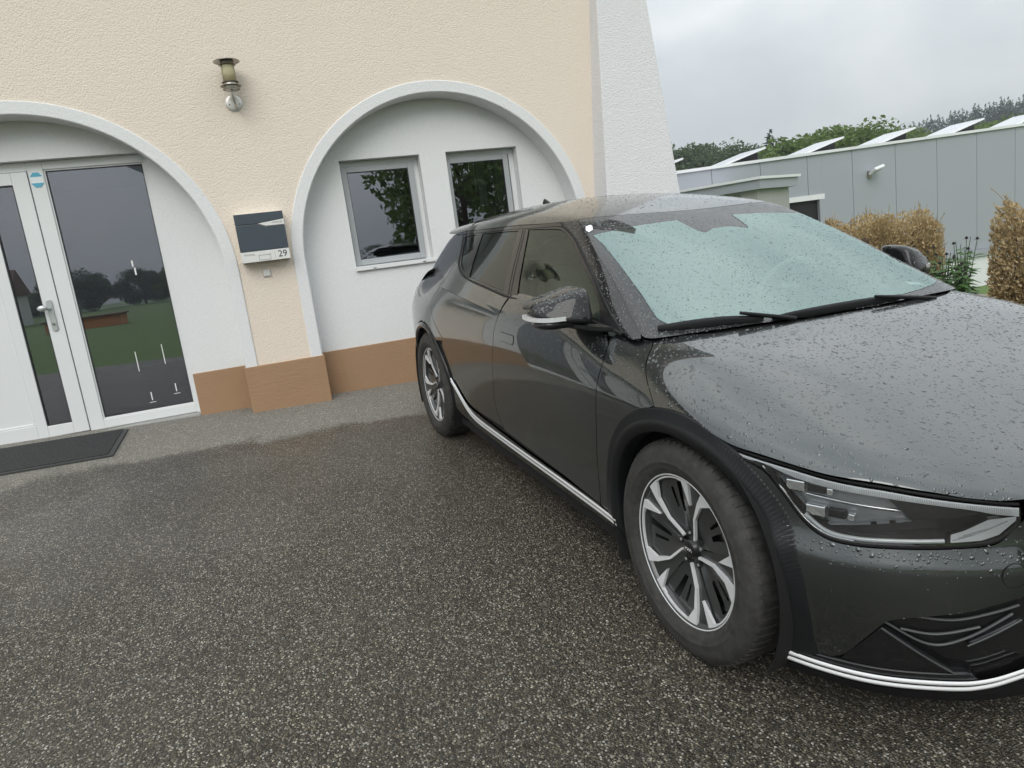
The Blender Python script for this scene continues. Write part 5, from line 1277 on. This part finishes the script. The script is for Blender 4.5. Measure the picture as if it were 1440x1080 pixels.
def make_mirrors():
    # right-hand housing (twin mirrored): tapers outwards, flat rear face
    def sh(q):
        x, y, z = q; k = y/.115                        # k=-1 outboard
        z2 = z*(1+.30*k)+(.016*k if z > 0 else -.004*k); x2 = x*(1.0+.10*k)-.045*(-k if k < 0 else -k*.6)-.55*(z+.02)
        return [x2, y, z2]
    b = MB(); b.grid(superell((-.725, -.955, 1.102), (.088, .112, .054), .42, .60, 40, 24, sh), closed_u=True); m1, m2 = mir(b, 'door_mirror', 'gloss_black')
    ms = (m1, m2)
    # indicator strip along the lower front edge
    pts = [(-.820, -1.066, 1.072), (-.775, -1.070, 1.070), (-.715, -1.058, 1.068), (-.665, -1.020, 1.068), (-.642, -.965, 1.070)]
    pts = catmull(pts, 4); P = np.array(pts); tg = np.gradient(P, axis=0); sd = np.cross(tg, [0, 0, 1]); sd /= np.linalg.norm(sd, axis=1)[:, None]
    if sd[len(sd)//2][1] > 0: sd = -sd
    ring = np.stack([P-sd*.012+[0, 0, .009], P+sd*.005+[0, 0, .008], P+sd*.006-[0, 0, .008], P-sd*.012-[0, 0, .010]], 1)
    b = MB(); b.grid(ring, smooth=False); b.add(ring[0], [(0, 1, 2, 3)]); b.add(ring[-1], [(3, 2, 1, 0)]); mir(b, 'indicator', 'satin_silver', ms)
    b = MB(); b.grid(superell((-.735, -.952, 1.046), (.080, .104, .022), .6, .6, 28, 10), closed_u=True); mir(b, 'lower_shell', 'gloss_black', ms)
    b = MB(); arm = catmull([(-.70, -.93, 1.032), (-.66, -.895, 1.026), (-.61, -.862, 1.022), (-.57, -.83, 1.022)], 4)
    P = np.array(arm); rg = np.stack([P+[.05, .0, .010], P+[.05, 0, -.008], P+[-.06, 0, -.012], P+[-.06, 0, .012]], 1)
    b.grid(rg.transpose(1, 0, 2)[[0, 1, 2, 3, 0]].transpose(1, 0, 2), smooth=False); b.add(rg[0], [(0, 1, 2, 3)]); b.add(rg[-1], [(0, 1, 2, 3)]); mir(b, 'mirror_arm', 'gloss_black', ms, bevel=.006)
    b = MB(); b.grid(superell((-.785, -.945, 1.092), (.006, .070, .028), .5, .6, 24, 10), closed_u=True); mir(b, 'mirror_glass', 'chrome', ms)
make_mirrors()

def make_wipers():
    S = CABIN
    for blade, armp in ((O['wip1'], [(-.205, -.078), (-.235, -.110), (-.275, -.150)]), (O['wip2'], [(-.200, .150), (-.212, .090), (-.225, .045)])):
        C_ = np.array(catmull(blade, 8)); P, n_ = snormal(S, C_[:, 0], C_[:, 1]); tg = np.gradient(P, axis=0); tg /= np.linalg.norm(tg, axis=1)[:, None]; sd = np.cross(tg, n_)
        m = len(P); wf = np.array([.55+.45*math.sin(math.pi*min(1, max(0, (k+1)/(m+1)))) for k in range(m)])[:, None]
        ring = np.stack([P+sd*.013*wf+n_*.003, P+sd*.008*wf+n_*.024*wf, P-sd*.004*wf+n_*.030*wf, P-sd*.016*wf+n_*.003], 1)
        b = MB(); b.grid(ring, smooth=True); b.add(ring[0], [(0, 1, 2, 3)]); b.add(ring[-1], [(0, 1, 2, 3)]); w = b.build('wiper', MATS['matt_black'], CAR)
        A_ = np.array(catmull(armp, 5)); P, n_ = snormal(S, A_[:, 0], A_[:, 1]); lift = np.linspace(.012, .034, len(P))[:, None]; b = MB(); b.tube([tuple(q) for q in (P+n_*lift)], [.009-.003*k/len(P) for k in range(len(P))], 8); b.build('wiper_arm', MATS['matt_black'], w)
    # cowl grille under the wipers
    cw = [(-.372, -.52), (-.30, -.31), (-.22, -.17), (-.182, -.06), (-.180, 0)]; up = [(-.205, 0), (-.208, -.06), (-.250, -.18), (-.318, -.34), (-.376, -.52)]
    panel('cowl', S, cw[::-1]+up[::-1][0:], 'matt_black', sym=True, gap=0, off=-.012, step=.03)
    b = MB(); xs = np.linspace(-.7, .7, 41); row = []
    for y in xs: row.append([(-.34+.02*abs(y), y, 1.015), (-.20-.12*(y/.7)**2, y, .985), (-.12-.12*(y/.7)**2, y, .955)])
    b.grid(np.array(row)); b.build('cowl_tray', MATS['shell_black'], CAR)
    # aerial fin
    b = MB(); fin = [(-2.58, .0), (-2.68, .014), (-2.78, .064), (-2.815, .078), (-2.83, .068), (-2.83, 0)]
    P0 = S.ev(-2.72, 0)[0]
    prof = []
    for x, h in fin: prof.append((x, h))
    n = len(prof); v = []
    for sgn in (1, -1): v += [(x, sgn*(.028-.023*min(1, h/.078)), P0[2]-.012+h*1.05-.004*0) for x, h in prof]
    f = [tuple(range(n)), tuple(range(2*n-1, n-1, -1))]+[(i, i+n, (i+1) % n+n, (i+1) % n) for i in range(n)]
    b.add(v, f, False); b.build('aerial', MATS['gloss_black'], CAR, bevel=.004)
make_wipers()

def make_interior():
    b = MB(); xs = np.linspace(-.70, .70, 31); rows = []
    for x, z in ((-.36, 1.0), (-.50, 1.005), (-.68, .985), (-.80, .93), (-.84, .80), (-.82, .55)): rows.append([(x-.02*math.cos(y*2), y, z-.01*abs(y)) for y in xs])
    b.grid(np.array(rows)); b.build('dashboard', MATS['dash_black'], CAR)
    # seats
    def seat(x, y, w, name='seat'):
        b = MB(); b.grid(superell((x, y, .58), (.26, w, .09), .5, .5), closed_u=True)
        R = Matrix.Translation((x-.30, y, .86)) @ Matrix.Rotation(math.radians(-14), 4, 'Y'); P = superell((0, 0, 0), (.075, w*.95, .32), .5, .5); Q = np.array([[tuple(R @ Vector(q)) for q in r] for r in P]); b.grid(Q, closed_u=True)
        o = b.build(name, MATS['seat_cloth'], CAR); c = MB(); c.grid(superell((x-.40, y, 1.24), (.05, .13, .085), .6, .6), closed_u=True); c.build('headrest', MATS['seat_cloth'], o)
    seat(-1.42, -.38, .25); seat(-1.42, .38, .25); seat(-2.30, -.38, .32, 'rear_seat'); seat(-2.30, .38, .32, 'rear_seat')
    # steering wheel (left-hand drive)
    R = Matrix.Translation((-.92, .37, .99)) @ Matrix.Rotation(math.radians(-66), 4, 'Y')
    b = MB(); b.lathe([(.18+.016*math.cos(t), .016*math.sin(t)) for t in np.linspace(0, 2*math.pi, 13)], 48, R); b.build('steering_wheel', MATS['dash_black'], CAR)
    b = MB(); b.box(-.17, .17, -.02, .02, -.012, .012, R); b.box(-.055, .055, -.05, .05, -.03, .02, R); b.build('steering_boss', MATS['dash_black'], CAR, bevel=.01)
    # roof lining, mirror, floor
    A = np.linspace(-2.95, -1.30, 24); U_ = np.linspace(-.42, .42, 31); X, UU = np.meshgrid(A, U_, indexing='ij'); P, n_ = snormal(CABIN, X.ravel(), UU.ravel()); P = P-n_*.03
    b = MB(); b.grid(P.reshape(24, 31, 3)); b.build('roof_lining', MATS['headliner'], CAR)
    MB().box(-1.06, -1.04, -.12, .12, 1.27, 1.335).build('rear_view_mirror', MATS['dash_black'], CAR, bevel=.01)
    MB().box(-3.3, -.5, -.80, .80, .26, .30).build('cabin_floor', MATS['shell_black'], CAR)
    for s in (-1, 1):
        b = MB(); b.box(-1.72, -1.62, s*.62-.02, s*.62+.02, .4, 1.22, Matrix.Identity(4)); b.build('b_pillar', MATS['dash_black'], CAR)
make_interior()

# ---------------------------------------------------------------- wheels
def wheel_meshes():
    """built in a frame with the axle along +y pointing outboard, centre at the origin"""
    out = {}
    RX = Matrix.Rotation(math.radians(-90), 4, 'X')     # lathe axis z -> +y
    ty = MB(); prof = [(.262, -.10), (.285, -.116), (.32, -.1175), (.350, -.108), (.3665, -.088), (.3690, -.06), (.3695, 0), (.3690, .06), (.3665, .088), (.3615, .097), (.350, .108), (.337, .1145), (.320, .1175), (.303, .1165), (.300, .1182), (.2975, .116), (.285, .1145), (.272, .108), (.262, .098), (.256, .094)]
    ty.lathe(prof, 96, RX); out['tyre'] = ty
    # tread blocks: short sipes over the shoulder as raised lugs
    tr = MB()
    for k in range(72):
        a = 2*math.pi*k/72
        for s in (1, -1):
            v = []
            for da, (r, y) in [(d, q) for d in (-.018, .018) for q in ((.3690, .030), (.3722, .034), (.3722, .070), (.3690, .092), (.360, .100))]:
                v.append(((r)*math.cos(a+da), s*y, (r)*math.sin(a+da)))
            tr.add(v, [(0, 1, 6, 5), (1, 2, 7, 6), (2, 3, 8, 7), (3, 4, 9, 8), (0, 5, 6, 1)])
            for q in ((0, 1, 2, 3, 4), (5, 6, 7, 8, 9)): tr.f.append(tuple(i+len(tr.v)-10 for i in q)); tr.sm.append(False)
    out['tread'] = tr
    rim = MB(); rim.lathe([(.258, .088), (.262, .094), (.258, .097), (.2525, .096), (.248, .090), (.236, .070), (.226, .0), (.222, -.08), (.250, -.10)], 96, RX); out['rim'] = rim
    lip = MB(); lip.lathe([(.2590, .0955), (.2580, .0982), (.2548, .0982), (.2535, .0955)], 96, RX); out['lip'] = lip
    return out
def pw(r, deg, y):
    """point on the wheel face; 0 deg = rearwards, 90 = up (seen from the right-hand side)"""
    a = math.radians(deg); return (-r*math.cos(a), y, r*math.sin(a))
def spoke_meshes():
    def dish(r): return .090+(-.022 if r < .06 else -.022*max(0, 1-(r-.06)/.19))
    arms = []
    for k in range(5):
        p0 = 43+72*k; b = MB()
        # flat machined face: narrow line from the hub, corner at the rim, band along the rim, inward tooth
        outer = [(.047, p0+3), (.128, p0-9.4), (.200, p0-5.8), (.2530, p0-2.6)]
        arc_o = [(.2530, p0-2.6+i*55.8/14) for i in range(1, 15)]
        tooth = [(.166, p0+54.5)]
        inner = [(.2410, p0+45)]+[(.2440, p0+42-i*33/10) for i in range(1, 11)]+[(.198, p0-.6), (.128, p0-5.4), (.050, p0+11)]
        loop = outer+arc_o+tooth+inner
        P2 = np.array([pw(r, d, 0) for r, d in loop])[:, [0, 2]]
        V, T, lps = triangulate(P2, (), .02, .012); R_ = np.hypot(V[:, 0], V[:, 1])
        top_ = [(x, dish(r)+.002, z) for (x, z), r in zip(V, R_)]; b.add(top_, [tuple(t) for t in T])
        lp = lps[0]; m = len(lp); v = [top_[i] for i in lp]+[(top_[i][0], top_[i][1]-.010, top_[i][2]) for i in lp]
        b.add(v, [(i, (i+1) % m, m+(i+1) % m, m+i) for i in range(m)]); arms.append(b)
    # dark aero web: petals between the silver lines, with slots
    web = MB()
    for k in range(5):
        p0 = 43+72*k
        def pet(u, v):   # u across angle, v radius fraction
            r = .055+(.244-.055)*v; lo = p0-8+(7*v if v < 1 else 7); hi = p0+54-14*(1-v)*.6
            d = lo+(hi-lo)*u; dep = -.010-.012*math.sin(math.pi*u)
            return pw(r, d, dish(r)+dep)
        us = np.linspace(.03, .97, 15); vs = np.linspace(0, 1, 12); P = np.array([[pet(u, v) for v in vs] for u in us]); nv = 12; F_ = []
        for i in range(14):
            for j in range(11):
                if i in (8, 9) and 4 <= j <= 9: continue           # open slot
                if i in (5,) and 5 <= j <= 8: continue
                F_.append((i*nv+j, (i+1)*nv+j, (i+1)*nv+j+1, i*nv+j+1))
        web.add(P.reshape(-1, 3), F_, False)
        g0, g1 = p0+53, p0+65      # flat wedge between two petals
        P = np.array([[pw(r, g0-6+(20)*t, dish(r)-.008) for r in np.linspace(.05, .246, 8)] for t in np.linspace(0, 1, 6)]); web.grid(P, smooth=False)
    hub = MB(); RX = Matrix.Rotation(math.radians(-90), 4, 'X'); hub.lathe([(0, .074), (.026, .0735), (.030, .071), (.032, .060), (.040, .055), (.060, .050)], 36, RX)
    return arms, web, hub
def make_wheels():
    base = wheel_meshes(); arms, web, hub = spoke_meshes()
    M_ = {k: b.mesh(k) for k, b in base.items()}
    for k, m in (('tyre', 'tyre'), ('tread', 'tyre'), ('rim', 'rim_dark'), ('lip', 'rim_silver')): fix_normals(M_[k]); M_[k].materials.append(MATS[m])
    AM = []
    for b in arms: me = b.mesh('spoke'); fix_normals(me); me.materials.append(MATS['rim_silver']); AM.append(me)
    wm = web.mesh('wheel_web'); fix_normals(wm); wm.materials.append(MATS['rim_dark'])
    hm = hub.mesh('hub_cap'); fix_normals(hm); hm.materials.append(MATS['gloss_black'])
    nut = MB(); RX = Matrix.Rotation(math.radians(-90), 4, 'X'); nut.lathe([(0, .016), (.007, .015), (.010, .010), (.010, 0)], 6, RX, smooth=False); nm = nut.mesh('wheel_nut'); fix_normals(nm); nm.materials.append(MATS['rim_dark'])
    disc = MB(); disc.lathe([(.05, .012), (.165, .012), (.165, -.012), (.05, -.012)], 48, RX); dm = disc.mesh('brake_disc'); fix_normals(dm); dm.materials.append(MATS['disc_steel'])
    cal = MB(); cal.prism([(.09, -.05), (.175, -.06), (.185, 0), (.175, .06), (.09, .05)], -.03, .045); cm = cal.mesh('caliper'); fix_normals(cm); cm.materials.append(MATS['rim_dark'])
    # three-stroke emblem on the cap
    em = MB()
    for pts in ([(-.016, -.005), (-.016, .006)], [(-.016, -.001), (-.006, .006), (-.006, -.005), (.004, .006)], [(.004, .006), (.004, -.005), (.012, .006), (.017, -.005)]):
        for (x0, z0), (x1, z1) in zip(pts[:-1], pts[1:]):
            d = Vector((x1-x0, 0, z1-z0)).normalized(); s = Vector((-d.z, 0, d.x))*.0011
            em.add([(x0+s.x, .0745, z0+s.z), (x1+s.x, .0745, z1+s.z), (x1-s.x, .0745, z1-s.z), (x0-s.x, .0745, z0-s.z)], [(0, 1, 2, 3)])
    emm = em.mesh('emblem'); emm.materials.append(MATS['white_mark'])
    for wx in WX:
        for side in (-1, 1):
            # wheel frame: local +y outboard, x kept pointing forward
            R = Matrix.Rotation(math.pi, 4, 'Z') if side < 0 else Matrix.Identity(4)
            mt = Matrix.Translation((wx, side*.8145, WHZ+.004)) @ (Matrix.Diagonal((1, -1, 1, 1)) if side < 0 else Matrix.Identity(4))
            spin = Matrix.Identity(4) if wx == 0 else Matrix.Rotation(math.radians(24), 4, 'Y')
            w = link('wheel', M_['rim'], CAR); w.matrix_basis = mt @ spin
            for nm_, me in [('tyre', M_['tyre']), ('tyre_tread', M_['tread']), ('rim_lip', M_['lip']), ('wheel_web', wm), ('hub_cap', hm), ('emblem', emm), ('brake_disc', dm), ('brake_caliper', cm)]+[('spoke', a) for a in AM]:
                o = link(nm_, me, w)
                if nm_ == 'tyre_tread': o['kind'] = 'stuff'
                if nm_ in ('brake_disc',): o.location = (0, .0, 0)
                if nm_ == 'brake_caliper': o.matrix_basis = Matrix.Rotation(math.radians(200), 4, 'Y')
            for k in range(5):
                p = pw(.056, 43+36+72*k+6, .056); o = link('wheel_nut', nm, w); o.location = p
make_wheels()

# ---------------------------------------------------------------- rain beads standing on the upper panels
def make_beads():
    rng = np.random.default_rng(77)
    # unit dome: 8-gon, two rings and an apex
    ang = np.arange(8)*math.pi/4
    dome = np.concatenate([np.stack([np.cos(ang), np.sin(ang), np.zeros(8)], 1), np.stack([.72*np.cos(ang+.2), .72*np.sin(ang+.2), np.full(8, .58)], 1), [[0, 0, 1.0]]])
    F0 = [(i, (i+1) % 8, 8+(i+1) % 8, 8+i) for i in range(8)]+[(8+i, 8+(i+1) % 8, 16) for i in range(8)]
    F4 = np.array([f if len(f) == 4 else (*f, -1) for f in F0])
    def on(obj, density, rmean, mat, zmin=.12, rmax=.0075, tall=.42, par=None):
        me = obj.data; me.calc_loop_triangles()
        V = np.array([v.co for v in me.vertices]); T = np.array([t.vertices for t in me.loop_triangles]); Nn = np.array([t.normal for t in me.loop_triangles]); Ar = np.array([t.area for t in me.loop_triangles])
        up = np.clip((Nn[:, 2]-zmin)/.45, 0, 1); w = Ar*(.012+.988*up)*(Nn[:, 2] > -.05)
        n = int(density*w.sum())
        if n < 2: return
        k = rng.choice(len(T), n, p=w/w.sum()); a, b = rng.random(n), rng.random(n); f = a+b > 1; a[f], b[f] = 1-a[f], 1-b[f]
        P = V[T[k, 0]]*(1-a-b)[:, None]+V[T[k, 1]]*a[:, None]+V[T[k, 2]]*b[:, None]; N_ = Nn[k]
        r = np.clip(rmean*np.exp(rng.normal(size=n)*.48), .0008, rmax)*(.55+.45*up[k])
        t1 = np.cross(N_, rng.normal(size=(n, 3))); t1 /= np.linalg.norm(t1, axis=1)[:, None]; t2 = np.cross(N_, t1)
        el = 1+.5*rng.random(n)**2; h = r*tall*(.8+.4*rng.random(n))
        wob = 1+.16*rng.normal(size=(n, 17, 1))*np.array([1]*16+[0])[None, :, None]
        D = dome[None]*np.concatenate([wob, wob, np.ones_like(wob)], 2)
        Q = P[:, None]+D[:, :, :1]*(t1*(r*el)[:, None])[:, None]+D[:, :, 1:2]*(t2*(r/el)[:, None])[:, None]+D[:, :, 2:]*(N_*h[:, None])[:, None]
        faces = []
        for q in range(n):
            o = q*17; faces += [tuple(o+i for i in f) for f in F0]
        m2 = bpy.data.meshes.new('rain_beads'); m2.from_pydata(Q.reshape(-1, 3).tolist(), [], faces); m2.polygons.foreach_set('use_smooth', [True]*len(faces)); m2.materials.append(MATS[mat]); m2.update()
        o = link('rain_beads', m2, par or obj); o['kind'] = 'stuff'
    ch = {}
    for o in list(CAR.children):
        ch.setdefault(o.name.split('.')[0], []).append(o)
    for o in ch['bonnet']: on(o, 5200, .0024, 'rain_bead', tall=.36)
    for o in ch['roof']: on(o, 4200, .0014, 'rain_bead')
    for nm in ('wing', 'front_door', 'rear_door', 'quarter_panel'): on(ch[nm][0], 4200, .0016, 'rain_bead', zmin=.0, rmax=.003)
    on(ch['front_bumper'][0], 9000, .0024, 'rain_bead', zmin=.05)
    on(ch['a_pillar'][0], 9000, .0018, 'rain_bead', rmax=.004); on(ch['a_pillar'][1], 5000, .0018, 'rain_bead', rmax=.004)
    for o in ch['door_mirror']: on(o, 9000, .0024, 'rain_bead')
    ws = ch['windscreen'][0]; on(ws, 5000, .0013, 'rain_bead_clear', rmax=.003, tall=.5)
    fb = [c for c in ws.children if c.name.startswith('frit')][0]; on(fb, 13000, .0022, 'rain_bead', rmax=.004, par=ws)
    on(ch['front_window'][0], 1500, .0014, 'rain_bead_clear', zmin=-.2, rmax=.003)
make_beads()
